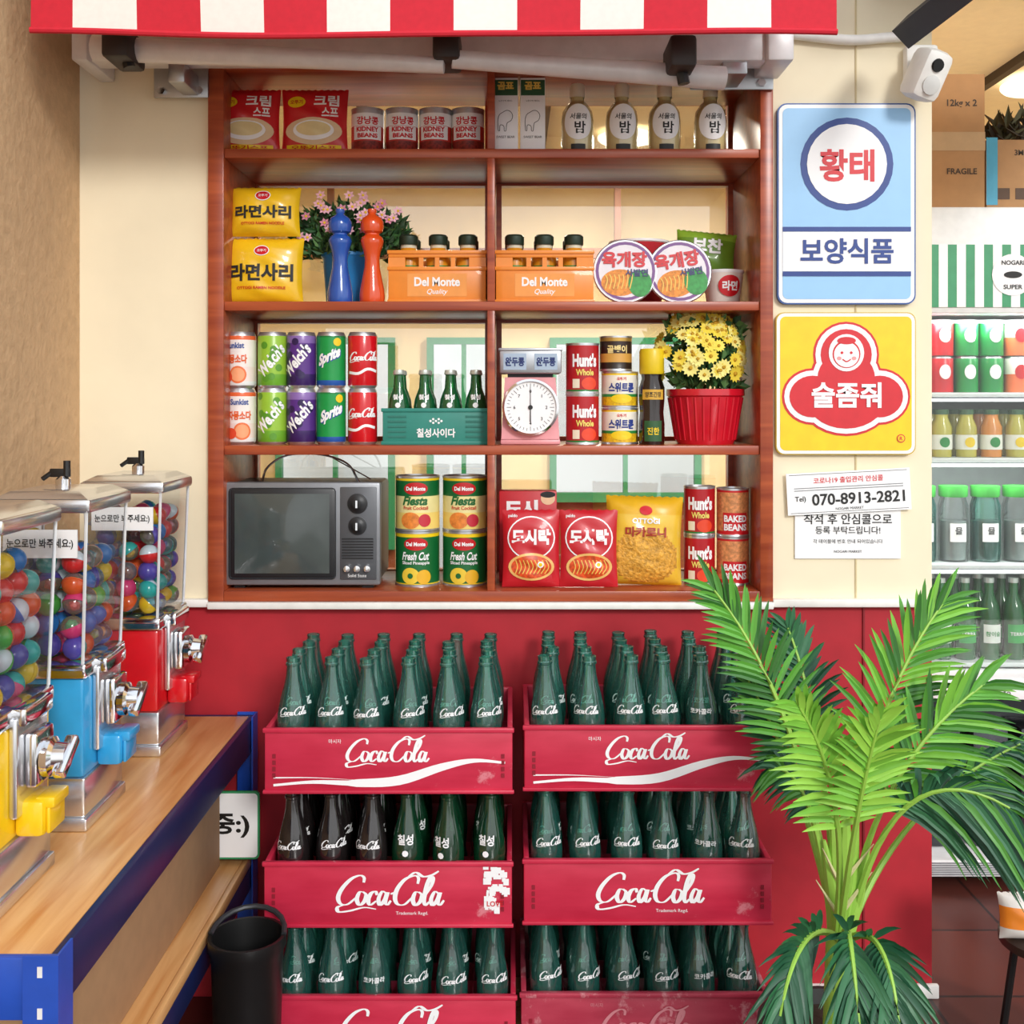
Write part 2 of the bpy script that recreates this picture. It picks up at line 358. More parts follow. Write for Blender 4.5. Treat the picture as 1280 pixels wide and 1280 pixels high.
b.prism(rrect(w_,h_,.018),-.006,.006,M_('#c9a813',.4)); P=flat(-.006); b.prism(rrect(w_-.004,h_-.004,.017),-.0068,-.005,SW); b.prism(rrect(w_-.018,h_-.018,.012),-.0076,-.006,YEL)
def lobes(g,mt,e):
    for i,(x,z,rx,rz) in enumerate(((0,.062,.055,.055),(-.072,-.028,.05,.045),(.072,-.028,.05,.045),(0,-.033,.085,.064),(0,.01,.062,.06))): b.disc(x,z,rx+g,rz+g,mt,P,e+i*.00012)
lobes(.016,SR,.0022); lobes(.011,SW,.0030); lobes(0,SR,.0038)
b.disc(0,.066,.038,.04,SW,P,.0052); b.disc(0,.063,.030,.030,SR,P,.0056); b.disc(0,.062,.027,.027,SW,P,.006)
for sx in (-1,1): b.disc(sx*.01,.066,.003,.003,SR,P,.0065); b.disc(sx*.016,.054,.005,.004,M_('#f5a0a0',.5),P,.0065)
b.ribbon([(-.009,.052),(0,.047),(.009,.052)],lambda t,u:.0013,SR,P,.0066)
b.disc(0,.092,.02,.008,SR,P,.0066)
b.text('술좀줘',0,-.025,SW,P,w=.15,h=.055,bold=.03,e=.006)
b.disc(.118,-.118,.009,.009,SR,P,.003); b.disc(.118,-.118,.007,.007,YEL,P,.0035); b.text('R',.118,-.118,SR,P,h=.008,e=.004)
b.done(loc)
b,w_,h_,loc=sign('phone_notice',982,1136,588,640); loc=(loc[0],-.0105,loc[2])
b.box(-w_/2,w_/2,-.001,.001,-h_/2,h_/2,SW); P=flat(-.001)
BK=M_('#222222',.6)
for zz in (-1,1): b.rect(0,zz*(h_/2-.004),w_-.012,.001,BK,P,.0004,1)
b.text('코로나19 출입관리 안심콜',0,.027,SR,P,w=.15,bold=.01); b.text('070-8913-2821',.02,-.014,BK,P,w=.2,bold=.02); b.text('Tel)',-.105,-.012,BK,P,h=.014,bold=.01)
b.rect(0,.012,.235,.0018,GREY,P,.0006,1); b.rect(0,.007,.235,.0018,GREY,P,.0006,1); b.text('NOGARI MARKET',0,-.035,BK,P,w=.06,bold=0)
b.done(loc,(0,math.radians(-3),0))
b,w_,h_,loc=sign('seating_notice',993,1125,640,695); loc=(loc[0],-.0035,loc[2]+.005); h_+=.02
b.box(-w_/2,w_/2,-.001,.001,-h_/2,h_/2,SW); P=flat(-.001)
b.text('착석 후 안심콜으로',0,.028,BK,P,w=.19,bold=.012); b.text('등록 부탁드립니다!',0,.004,BK,P,w=.14,bold=.008); b.text('각 테이블에 번호 안내 되어있습니다',0,-.02,BK,P,w=.15,bold=0)
b.text('NOGARI MARKET',0,-.042,BK,P,w=.06,bold=0); b.done(loc)
# ================================================================= BOTTLE CRATES
BP=[(0,.004),(.024,.002),(.0285,.006),(.0295,.02),(.0293,.05),(.0268,.075),(.0270,.085),(.0300,.108),(.0302,.122),(.0285,.142),(.0235,.165),(.0175,.186),(.0138,.204),(.0122,.222),(.0145,.224),(.0145,.228),(.0128,.230),(.0135,.238),(.0105,.239),(.0105,.228)]
def bottles_mesh(glassmat,kind):
    b=B('bottles')
    for r in range(4):
        for c in range(6):
            g=glassmat[c] if isinstance(glassmat,list) else glassmat
            M=TR(-.184+c*.0736+random.uniform(-.003,.003),.035+r*.072+random.uniform(-.003,.003),.008)@RZ(random.uniform(-.5,.5))@RX(random.uniform(-.03,.03))@RY(random.uniform(-.025,.025))
            b.lathe(BP,g,20,M)
            if r<2:
                k=kind[c] if isinstance(kind,list) else kind
                if k==0: b.logo(0,.141,.052,SW,cyl(.0293),.0008,2,M,1.25)
                elif k==1: b.text('코카콜라',0,.14,SW,cyl(.0293),w=.042,e=.0008,bold=.02,M=M)
                else: b.text('칠성',0,.15,SW,cyl(.0285),w=.03,h=.02,e=.0008,bold=.03,M=M); b.disc(0,.125,.006,.006,SW,cyl(.0302),.0008,1,8,M)
    return b
def crate(px,z,kind,glassmat,lk,mat=CRATE,dx=0,rz=0):
    e=empty('bottle_crate',(X(px,-.32)+dx,-.325,z),(0,0,rz)); Wd=.232; H=.122; D=.305
    b=B('crate_shell')
    b.box(-Wd,Wd,0,.010,0,H,mat,.003); b.box(-Wd,Wd,D-.010,D,0,H,mat,.003)
    for sx in (-1,1):
        x0,x1=sorted((sx*Wd,sx*(Wd-.010)))
        b.box(x0,x1,.01,D-.01,0,.065,mat,.002); b.box(x0,x1,.01,D-.01,.095,H,mat,.002); b.box(x0,x1,.01,.1,.065,.095,mat); b.box(x0,x1,.2,D-.01,.065,.095,mat)
    b.box(-Wd+.01,Wd-.01,.01,D-.01,0,.006,mat)
    for i in range(1,6): b.box(-.221+i*.0737-.001,-.221+i*.0737+.001,.011,D-.011,.006,.07,mat)
    for i in range(1,4): b.box(-.221,.221,.01+i*.0713-.001,.01+i*.0713+.001,.006,.07,mat)
    b.box(-Wd-.003,Wd+.003,-.004,.004,H-.008,H+.001,mat,.002); b.box(-Wd-.003,Wd+.003,-.004,.004,0,.007,mat,.002)
    P=flat(-.0)
    if kind==0:
        b.logo(-.005,.077,.155,SW,P,.0014)
        b.ribbon([(-.215,.016),(-.14,.022),(-.06,.02),(.02,.025),(.1,.05),(.16,.062),(.218,.058)],lambda t,u:.0022+.0065*math.sin(pi*min(1,u*1.0))**2*(1 if u>.3 else .6),SW,P,.0012)
        b.ribbon([(-.215,.03),(-.14,.030),(-.06,.026)],lambda t,u:.0012*(1.1-u),SW,P,.0012)
        b.text('마시자',-.10,.098,SW,P,h=.008,bold=0)
    elif kind==1:
        b.logo(.0,.064,.20,SW,P,.0014); b.text('Trademark Regd.',.045,.026,SW,P,w=.06,bold=0)
        if lk: 
            for i in range(46): b.rect(random.uniform(.182,.222),random.uniform(.03,.115),random.uniform(.004,.016),random.uniform(.004,.013),SW,P,.0012+i*.00003,1)
            b.text('LOVE',.2,.045,RED,P,w=.03,h=.01,bold=.02,e=.003)
    else: b.logo(.0,.064,.17,M_('#d98a92',.5),P,.0014); b.text('마시자',-.09,.1,M_('#d98a92',.5),P,h=.008,bold=0)
    for sx in (-1,1):
        for k in range(4): b.box(sx*.214-.003,sx*.214+.003,-.0015,0,.03+k*.012,.038+k*.012,M_('#8e1428',.5))
    b.done(parent=e)
    bottles_mesh(glassmat,KD).done(parent=e)
    return e
KD=0
for i,z in enumerate((.554,.304,.054)):
    KD=0
    if i==1: KD=[0,0,0,2,2,2]
    if i==2: KD=[0,0,1,0,0,0]
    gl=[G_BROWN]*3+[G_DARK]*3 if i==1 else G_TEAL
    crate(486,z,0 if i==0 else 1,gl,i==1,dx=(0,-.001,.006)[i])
for i,z in enumerate((.560,.310,.060)):
    KD=[0,0,0,0,1,0]
    crate(810,z-.001,(0,1,2)[i],G_TEAL,0,CRATE if i<2 else CRATE2,dx=(0,-.001,-.006)[i])
b=B('wooden_pallet')
for i in range(5): b.box(-.48,.5,-.33+i*.065,-.28+i*.065,.036,.053,PINE,.002)
for x in (-.44,0,.42): b.box(x,x+.05,-.33,-.02,0,.036,PINE)
b.done()
# ================================================================= RACK + CAPSULE MACHINES
RB=M_('#2250b8',.35); RBD=M_('#18224e',.35)
b=B('storage_rack'); TX0=-.93; TX1=-.55; TY0=-1.06; TY1=-.03; TZ=.615
b.box(TX0,TX1-.012,TY0+.012,TY1,TZ-.02,TZ,PINE,.003)
b.box(TX1-.012,TX1,TY0+.013,TY1,TZ-.07,TZ+.0,RBD,.002); b.box(TX0,TX1,TY0,TY0+.012,TZ-.075,TZ+.001,RB,.002)
b.box(TX0,TX1,TY1,TY1+.012,TZ-.07,TZ,RBD,.002)
for x in (TX0-.003,TX1+.001):
    for y,sy in ((TY0-.005,1),(TY1+.013,-1)):
        sx=1 if x<-.8 else -1
        b.box(x,x+.003,*sorted((y,y+sy*.045)),0,TZ+.006,RB)
        b.box(*sorted((x,x+sx*.04)),*sorted((y,y+sy*.003)),0,TZ+.006,RB)
        for k in range(12):
            b.box(*sorted((x+sx*.016,x+sx*.022)),y-.001,y+.0035,.045+k*.05,.058+k*.05,M_('#e8e8e8',.5))
LZ=.33
b.box(TX0,TX1-.012,TY0+.012,TY1-.01,LZ-.02,LZ,PINE,.002)
b.box(TX1-.012,TX1,TY0+.013,TY1,LZ-.07,LZ-.022,RBD,.002); b.box(TX1-.0115,TX1,TY0+.013,TY1-.01,LZ-.0215,LZ+.001,PINE,.002)
b.done()
b=B('cardboard_storage_box'); KR=M_('#a8835e',.8,var=.06); b.box(-.91,-.60,-1.0,-.12,LZ+.002,.538,KR,.003)
b.done()
b=B('notice_board'); P=flat(-.006)
w_=.105;h_=.14; b.prism(rrect(w_,h_,.01),-.006,0,M_('#2f8f5a',.5)); b.prism(rrect(w_-.008,h_-.008,.008),-.0066,-.005,SW)
b.text('중:)',-.008,0,BLACK,P,w=.08,h=.05,bold=.03,e=.0015); b.box(-.045,.045,0,.03,.05,.055,WHITE)
b.done((X(295,-.09),-.1,Z(1028,-.09)))
b=B('black_tub'); b.lathe([(0,0),(.055,0),(.064,.3),(.069,.31),(.069,.33),(.063,.33),(.060,.3),(.055,.25),(.0,.25)],BLACK,32)
b.tube([(.066*math.cos(a),.066*math.sin(a),.33+.02*math.sin(a)) for a in [pi*i/10 for i in range(11)]],.005,DKGREY)
b.done((-.476,-.405,.0))
CAPC=[M_(c,.22,coat=.3) for c in ('#2e7fd0','#e8602a','#f0c828','#35b8b0','#e0407a','#5a4fb0','#4fb848','#e03030')]
CAPW=M_('#dcebf2',.15,coat=.5)
CAPT=[glass('mat_capsule_clear_%d'%i,c,c,.12,.04,.3,.9,.05) for i,c in enumerate(((.75,.85,.92,1),(.95,.75,.7,1),(.65,.85,.95,1),(.95,.9,.6,1)))]
def machine(name,hexc,Yf,seed):
    rnd=random.Random(seed); e=empty(name,(-.736,Yf+.085,TZ+.0005)); BC=M_(hexc,.25,coat=.4)
    hx=.066; hy=.085; b=B('cabinet')
    def fr(z0,z1,x0,y0,x1,y1,mt):
        vs=[(-x0,-y0,z0),(x0,-y0,z0),(x0,y0,z0),(-x0,y0,z0),(-x1,-y1,z1),(x1,-y1,z1),(x1,y1,z1),(-x1,y1,z1)]
        b.add(vs,[(3,2,1,0),(4,5,6,7),(0,1,5,4),(1,2,6,5),(2,3,7,6),(3,0,4,7)],mt)
    b.box(-hx-.006,hx+.006,-hy-.004,hy+.004,0,.02,CHROMEB,.003); b.box(-hx-.002,hx+.002,-hy,hy,.02,.083,CHROMEB,.005)
    b.box(-hx,hx,-hy,hy,.083,.238,BC,.006); b.box(-hx-.005,hx+.005,-hy-.005,hy+.005,.238,.262,CHROME,.005)
    gx0=hx-.002; gx1=hx+.006; gy0=hy-.002; gy1=hy+.004
    vs=[(-gx0,-gy0,.262),(gx0,-gy0,.262),(gx0,gy0,.262),(-gx0,gy0,.262),(-gx1,-gy1,.50),(gx1,-gy1,.50),(gx1,gy1,.50),(-gx1,gy1,.50)]
    b.add(vs,[(0,1,5,4),(1,2,6,5),(2,3,7,6),(3,0,4,7)],G_CLEAR)
    for (sx,sy) in ((-1,-1),(1,-1),(1,1),(-1,1)): b.tube([(sx*gx0,sy*gy0,.262),(sx*gx1,sy*gy1,.50)],.0028,M_('#e8eaec',.2,.2),6)
    b.box(-hx-.014,hx+.014,-hy-.011,hy+.011,.498,.520,CHROMEB,.006); fr(.520,.531,hx+.008,hy+.006,hx-.012,hy-.012,CHROMEB)
    b.lathe([(.012,.53),(.012,.545),(.006,.55),(0,.55)],CHROME,12); b.box(-.022,.012,-.003,.003,.548,.562,BLACK,.002); b.tube([(.006,0,.55),(.006,0,.575)],.006,BLACK); b.tube([(-.02,0,.555),(-.034,0,.545)],.004,BLACK)
    b.box(-.058,.058,-gy1-.0012,-gy1+.002,.428,.472,SW); P=flat(-gy1-.0012); b.text('눈으로만 봐주세요:)',0,.45,BLACK,P,w=.104,h=.017,bold=.02,e=.0008)
    b.box(hx,hx+.012,-.05,.05,.115,.25,CHROMEB,.004); b.box(hx+.012,hx+.03,-.03,.03,.15,.225,CHROME,.006)
    Mh=TR(hx+.03,0,.185)@RY(pi/2); b.lathe([(.027,0),(.027,.01),(.02,.014),(.018,.03),(0,.03)],CHROME,20,Mh); b.box(-.008,.008,-.032,.032,.018,.036,CHROME,.004,M=Mh@RZ(.6))
    b.box(hx,hx+.022,-.045,.045,.238,.262,CHROME,.004)
    b.box(hx,hx+.04,-.034,.034,.085,.135,BC,.008); b.box(hx+.04,hx+.046,-.026,.026,.088,.124,BC,.003); b.box(hx+.025,hx+.052,-.026,.026,.122,.138,BC,.004)
    b.done(parent=e)
    b=B('toy_capsules'); r=.0185
    for L in range(6):
        for i in range(3):
            for j in range(4):
                if L==5 and rnd.random()<.45: continue
                if L==4 and rnd.random()<.1: continue
                c=Vector((-.041+i*.041+rnd.uniform(-.003,.003),-.060+j*.040+rnd.uniform(-.003,.003),.283+L*.0335+rnd.uniform(-.004,.004)))
                R=Euler((rnd.uniform(0,6),rnd.uniform(0,6),0)).to_matrix().to_4x4(); cm=rnd.choice(CAPC); tr=rnd.random()<.55
                c2=rnd.choice(CAPT) if tr else rnd.choice([CAPW,cm,rnd.choice(CAPC)])
                bm=bmesh.new(); bmesh.ops.create_icosphere(bm,subdivisions=3,radius=r)
                ml=[cm if f.calc_center_median().z<0.001 else c2 for f in bm.faces]
                b.bm(bm,ml,TR(*c)@R); b.lathe([(r*.99,-.001),(r*1.04,-.001),(r*1.04,.0015),(r*.99,.0015)],cm,16,TR(*c)@R)
                if tr:
                    bm=bmesh.new(); bmesh.ops.create_icosphere(bm,subdivisions=1,radius=r*.55); b.bm(bm,rnd.choice(CAPC),TR(*c)@R@TR(0,0,.004))
    b.done(parent=e)
machine('capsule_vending_machine','#d0141f',-.30,1)
machine('capsule_vending_machine','#2f9fd8',-.665,2)
machine('capsule_vending_machine','#f5c816',-.96,3)
# ================================================================= SHELF PRODUCTS
def can(name,r,h,bands,deco=None,loc=None,seg=28,rot=0):
    b=B(name); prof=[(0,.003),(r*.82,.002),(r*.86,0),(r*.9,.002),(r,h*.05)]; ml=[ALU]*4
    for zf,mt in bands: prof.append((r,h*zf)); ml.append(mt)
    prof+=[(r*.9,h*.985),(r*.88,h),(r*.84,h),(r*.82,h*.985),(0,h*.985)]; ml+=[ALU]*5
    b.lathe(prof,ml,seg)
    b.box(-.004,.004,-.02,-.004,h*.985,h*.992,ALU)
    if deco: deco(b,r,h)
    return b.done(loc,(0,0,rot))
def tin(name,r,h,bands,deco=None,loc=None,rot=0):
    b=B(name); prof=[(0,.002),(r*.95,.002),(r*1.02,0),(r*1.02,.004),(r,.005)]; ml=[ALU]*4
    for zf,mt in bands: prof.append((r,h*zf)); ml.append(mt)
    prof+=[(r*1.02,h-.004),(r*1.02,h),(r*.96,h),(r*.95,h-.003),(0,h-.003)]; ml+=[ALU]*5
    b.lathe(prof,ml,28)
    if deco: deco(b,r,h)
    return b.done(loc,(0,0,rot))
def bagmesh(name,w_,h_,t_,fn,seed=0,n=30):
    b=B(name); rnd=random.Random(seed); ph=[rnd.uniform(0,6) for _ in range(4)]
    def surf(x,z):
        u=min(1,abs(2*x/w_)); v=min(1,abs(2*(z-h_/2)/h_))
        s=t_*((1-u**2.6)**.6)*((1-v**3.2)**.6)
        return s+.0024*math.sin(x*95+ph[0]+z*40)*(1-u)*(1-v)+.0016*math.sin(z*170+ph[1]+x*60)*(1-u)
    vs=[];fs=[];ml=[]
    for side in (-1,1):
        o=len(vs)
        for j in range(n+1):
            for i in range(n+1):
                x=-w_/2+w_*i/n; z=h_*j/n; xx=x*(1-.05*math.sin(pi*j/n))
                vs.append((xx,side*(surf(x,z)+.0006),z+.0015*math.sin(i*2.2)*(1 if j==n else 0)))
        for j in range(n):
            for i in range(n):
                a=o+j*(n+1)+i; q=(a,a+1,a+n+2,a+n+1); fs.append(q if side<0 else q[::-1]); ml.append(fn((i+.5)/n,(j+.5)/n))
    b.add(vs,fs,ml)
    return b,(lambda x,z,e:(x,-surf(x,z)-e-.0008,z))
Y0=.07
def PX(px,Y=Y0): return X(px,Y)
# --- row 1
rr=M_('#d42027',.3,coat=.3); soupc=M_('#ecd9a0',.5)
for px,sd in ((308,1),(393,2)):
    b,P=bagmesh('soup_powder_pouch',.148,.148,.022,lambda u,v:rr,sd)
    b.disc(0,.05,.062,.03,M_('#e8c9a0',.5),P,.0006,5); b.disc(0,.052,.045,.022,SW,P,.0014,4); b.disc(0,.055,.038,.016,soupc,P,.0022,4)
    b.disc(-.038,.115,.02,.013,YEL,P,.001,3); b.text('오뚜기',-.038,.115,RED,P,w=.028,e=.002)
    b.text('크림',.028,.118,SW,P,w=.055,h=.026,e=.002,bold=.03); b.text('스프',.036,.092,SW,P,w=.036,h=.02,e=.002,bold=.03)
    b.rect(0,.014,.12,.012,YEL,P,.001,10); b.text('오뚜기스프',0,.014,RED,P,w=.1,h=.009,e=.002)
    b.done((PX(px,.05),.055,ZS[0]),(-.06,0,0))
beanr=M_('#8a2a22',.4,var=.5,scale=160); 
def dk(b,r,h):
    P=cyl(r); b.text('강낭콩',0,h*.72,RED,P,w=.05,h=.018,bold=.03,e=.001); b.rect(0,h*.47,.068,.03,SW,P,.0004,10)
    b.text('KIDNEY',0,h*.54,RED,P,w=.05,h=.011,bold=.04,e=.0014); b.text('BEANS',0,h*.41,RED,P,w=.045,h=.01,bold=.04,e=.0014)
for i,px in enumerate((459,502,544,585)): tin('kidney_bean_can',.0365,.106,[(.3,beanr),(.62,M_('#c8342c',.4)),(.88,SW),(.96,ALU)],dk,(PX(px),Y0+.01,ZS[0]),rot=random.uniform(-.15,.15))
for px in (632,666):
    b=B('polar_bear_carton'); wv=.0545; hh=.166; b.box(-wv/2,wv/2,0,.055,0,hh,SW,.001); P=flat(0)
    b.rect(0,hh-.022,wv-.002,.034,M_('#2c5c3a',.4),P,.0005,1); b.text('곰표',0,hh-.018,M_('#f0d060',.4),P,w=.036,h=.018,bold=.05); 
    bear=[(-.016,.05),(-.013,.05),(-.012,.062),(-.004,.06),(-.003,.05),(.001,.05),(.003,.066),(.012,.072),(.0155,.083),(.010,.092),(.002,.094),(-.006,.09),(-.014,.084),(-.017,.07)]
    b.ribbon(bear+[bear[0]],lambda t,u:.0006,BK,P,.0007,3); b.text('SWEET BEAR',0,.036,BK,P,w=.04,bold=0); b.text('노란수박 에이드',0,.115,BK,P,w=.03,bold=0)
    b.done((PX(px,.03),.03,ZS[0]))
for px in (721,776,829,886):
    b=B('rice_wine_bottle'); 
    b.lathe([(0,.002),(.026,0),(.031,.006),(.033,.03),(.034,.07),(.032,.09),(.022,.106),(.0145,.115),(.0135,.128)],PEACH,24)
    b.lathe([(.0345,.008),(.0355,.03),(.0358,.075),(.033,.095),(.022,.112),(.015,.118),(.0145,.13)],G_CLEAR,24)
    b.lathe([(.0165,.126),(.0165,.152),(.014,.156),(0,.156)],M_('#e9dfc8',.4),16)
    P=cyl(.0362); b.disc(0,.066,.033,.039,SW,P,.0006,5,28); b.text('서울의',.0,.078,BK,P,w=.036,bold=.02,slant=.1); b.text('밤',.004,.054,BK,P,w=.024,bold=.02)
    b.rect(0,.012,.03,.012,BLACK,cyl(.034),.003,6)
    b.done((PX(px),Y0-.02,ZS[0]))
# --- row 2
yl=M_('#f4c51c',.3,coat=.4); 
for (px,zz,ww,hh,sd) in ((328,0,.178,.148,3),(330,.15,.158,.11,4)):
    b,P=bagmesh('noodle_pack',ww,hh,.03,lambda u,v:yl,sd)
    b.text('라면사리',0,hh*.45,BK,P,w=ww*.78,h=hh*.26,bold=.035,e=.0016); b.disc(0,hh*.78,.017,.012,SW,P,.0014,3); b.disc(0,hh*.78,.015,.010,RED,P,.002,3); b.text('오뚜기',0,hh*.78,SW,P,w=.02,e=.0028)
    b.text('OTTOGI RAMEN NOODLE',0,hh*.22,RED,P,w=ww*.6,h=.006,e=.002); b.done((PX(px,.05),.06,ZS[1]+zz),(-.08,0,0))
def leaf(b,c,d,L,wd,mt,nrm=None):
    d=Vector(d).normalized(); a=d.cross(Vector(nrm) if nrm else Vector((random.uniform(-1,1),random.uniform(-1,1),random.uniform(-1,1)))).normalized(); c=Vector(c)
    n=d.cross(a)*L*.12
    b.add([c,c+d*L*.45+a*wd+n,c+d*L,c+d*L*.45-a*wd+n,c+d*L*.5],[(0,1,4),(1,2,4),(4,2,3),(0,4,3)],mt)
def flower(b,c,d,r,n,mp,mc):
    c=Vector(c); d=Vector(d).normalized(); u=d.orthogonal().normalized(); v=d.cross(u)
    for k in range(n):
        a=2*pi*k/n; q=u*math.cos(a)+v*math.sin(a); s=d.cross(q)
        b.add([c,c+q*r*.55+s*r*.28+d*r*.12,c+q*r+d*r*.18,c+q*r*.55-s*r*.28+d*r*.12],[(0,3,2,1)],mp)
    bm=bmesh.new(); bmesh.ops.create_icosphere(bm,subdivisions=1,radius=r*.26); b.bm(bm,mc,TR(*(c+d*r*.12)))
b=B('flowering_plant_blue_pot'); BP_=M_('#2f8fd8',.35)
b.lathe([(0,0),(.048,0),(.052,.01),(.06,.11),(.064,.115),(.064,.122),(.058,.122),(.055,.1),(0,.1)],BP_,28)
gs=[M_(c,.6) for c in ('#2f5a30','#46733c','#5f8a4a','#3a5236')]; pk=M_('#f0bccc',.5); pk2=M_('#d890a8',.5)
for i in range(1300):
    a=random.uniform(0,2*pi); q=random.random()**.5; x=.13*q*math.cos(a); y=.065*q*math.sin(a); z=.11+random.random()*.125*(1-.35*q*q)
    leaf(b,(x,y,z),(x*4+random.uniform(-.5,.5),y*2+random.uniform(-.5,.2),random.uniform(-.1,1)),random.uniform(.022,.034),.006,random.choice(gs))
for i in range(30):
    a=random.uniform(0,2*pi); b.tube([(0,0,.1),(.06*math.cos(a),.03*math.sin(a),.17),(.12*math.cos(a),.05*math.sin(a),.21)],.0012,gs[0],4)
for i in range(32):
    a=random.uniform(0,2*pi); x=.14*math.cos(a)*random.uniform(.4,1); z=.15+random.random()*.1; flower(b,(x,-.085+abs(x)*.2,z),(x*2,-1,.4),.0125,6,random.choice((pk,pk,pk2)),YEL)
b.done((PX(434,.12),.15,ZS[1]))
MP=[(0,0),(.0265,0),(.028,.004),(.0285,.016),(.027,.03),(.023,.05),(.0175,.078),(.0165,.095),(.019,.112),(.0245,.128),(.0262,.136),(.0235,.144),(.0165,.149),(.0165,.152),(.0235,.156),(.0262,.166),(.0255,.178),(.0215,.186),(.012,.192),(.0085,.196),(.0105,.200),(.0095,.206),(0,.208)]
for px,c in ((425,'#2456b0'),(465,'#e0501c')):
    b=B('pepper_mill'); b.lathe([(r*.98,z) for r,z in MP],M_(c,.18,coat=.6),28); b.done((PX(px,.03),.032,ZS[1]))
ORC=M_('#f09030',.4,coat=.2)
for px in (546,681):
    e=empty('juice_crate',(PX(px,.02),.03,ZS[1])); b=B('crate_shell'); Wd=.107; H=.112; D=.15
    b.box(-Wd,Wd,0,.006,0,.078,ORC,.002); b.box(-Wd,Wd,0,.006,.100,H,ORC,.002)
    for x0,x1 in ((-Wd,-.07),(-.04,-.03),(-.005,.005),(.03,.04),(.07,Wd)): b.box(x0,x1,0,.006,.078,.1,ORC)
    b.box(-Wd,Wd,D-.006,D,0,H,ORC,.002)
    for sx in (-1,1): b.box(*sorted((sx*Wd,sx*(Wd-.006))),.006,D-.006,0,H,ORC,.002)
    b.box(-Wd,Wd,0,D,0,.004,ORC)
    b.box(-Wd-.002,Wd+.002,-.003,.002,.108,.116,ORC,.001); b.box(-Wd-.002,Wd+.002,-.003,.002,.072,.08,ORC,.001); b.box(-Wd-.002,Wd+.002,-.003,.002,0,.008,ORC,.001)
    P=flat(0); b.rect(0,.04,.13,.05,M_('#f4a04a',.4),P,.0005,1); b.text('Del Monte',0,.047,SW,P,w=.1,h=.02,bold=.035); b.text('Quality',0,.024,SW,P,w=.045,bold=.01,slant=.3); b.done(parent=e)
    b=B('juice_bottles')
    for r in range(2):
        for c in range(3):
            M=TR(-.066+c*.066,.04+r*.07,.0045)
            b.lathe([(0,0),(.026,0),(.028,.01),(.028,.092),(.025,.108),(.0185,.117),(.0175,.122)],JUICE,20,M); b.lathe([(.0285,.05),(.0287,.05),(.0287,.08),(.0285,.08)],GREEN,20,M)
            b.lathe([(.018,.12),(.018,.128)],M_('#d8d2b8',.4),20,M); b.lathe([(.0205,.127),(.0215,.130),(.0215,.146),(.018,.15),(0,.15)],M_('#2a3a2c',.35,.3),20,M); b.disc(0,0,.014,.014,ALU,lambda x,z,e:(x,z,.1505),0,1,16,M)
    b.done(parent=e)
def cup(px,rad,Y,tz,ry,rot):
    b=B('instant_noodle_bowl'); b.T=TR(0,0,rad)@RX(pi/2)
    b.lathe([(0,-.075),(rad*.62,-.075),(rad*.66,-.06),(rad*.92,-.008),(rad,-.006),(rad,.0),(rad*.97,.002),(0,.002)],[SW,SW,M_('#c8303a',.4),SW,SW,ALU,ALU],36)
    b.T=TR(0,0,rad); P=flat(-.002)
    k=rad/.072
    b.disc(0,0,.068*k,.068*k,M_('#e9e4ea',.3),P,.0008); b.disc(0,0,.066*k,.066*k,M_('#7a4a8c',.3),P,.0010,inner=.9,rings=1)
    b.disc(-.012*k,-.026*k,.042*k,.03*k,M_('#e08a30',.5,var=.4,scale=120),P,.0014); b.disc(.032*k,-.028*k,.026*k,.03*k,M_('#3a9a4a',.5,var=.3,scale=80),P,.0018)
    for i in range(7): b.ribbon([(-.045*k+i*.009*k,-.04*k),(-.04*k+i*.009*k,-.02*k),(-.045*k+i*.01*k,-.008*k)],lambda t,u:.0013,M_('#f3c860',.5),P,.0022,3)
    b.text('육개장',-.002*k,.026*k,RED,P,w=.1*k,h=.036*k,bold=.04,e=.003); b.text('사발면',.025*k,-.004*k,M_('#30306a',.4),P,w=.05*k,h=.017*k,bold=.03,e=.003)
    return b.done((PX(px,Y),Y,tz),(rot,ry,0))
cup(782,.0715,.035,ZS[1],.0,-.1); cup(856,.0715,.035,ZS[1],-.15,-.1) 
for zz in (0,.079):
    b=B('instant_noodle_bowl'); b.lathe([(0,0),(.045,0),(.05,.01),(.068,.07),(.071,.072),(.071,.077),(0,.078)],[SW,SW,M_('#c8303a',.4),SW,SW,ALU],32)
    b.done((PX(800,.17),.19,ZS[1]+zz)); 
b=B('paper_noodle_cup'); b.lathe([(0,0),(.034,0),(.036,.004),(.046,.075),(.048,.078),(.048,.082),(0,.082)],[SW,SW,M_('#f4ede2',.5),SW,SW,SW],32)
P=lambda x,z,e:((.037+.13*z+e)*math.sin(x/.042),-(.037+.13*z+e)*math.cos(x/.042),z)
b.disc(0,.045,.026,.024,RED,P,.0015,4); b.text('라면',0,.045,SW,P,w=.034,h=.022,bold=.04,e=.0025); b.done((PX(905,.12),.135,ZS[1]),(0,0,.2))
b,P=bagmesh('green_snack_bag',.14,.095,.02,lambda u,v:M_('#6f9a2c',.3,coat=.4) if v<.8 else M_('#8fb83a',.3),9); b.text('보찬',0,.06,SW,P,w=.07,h=.035,bold=.04,e=.002); b.done((PX(880,.16),.165,ZS[1]+.0825),(-.1,.1,0))
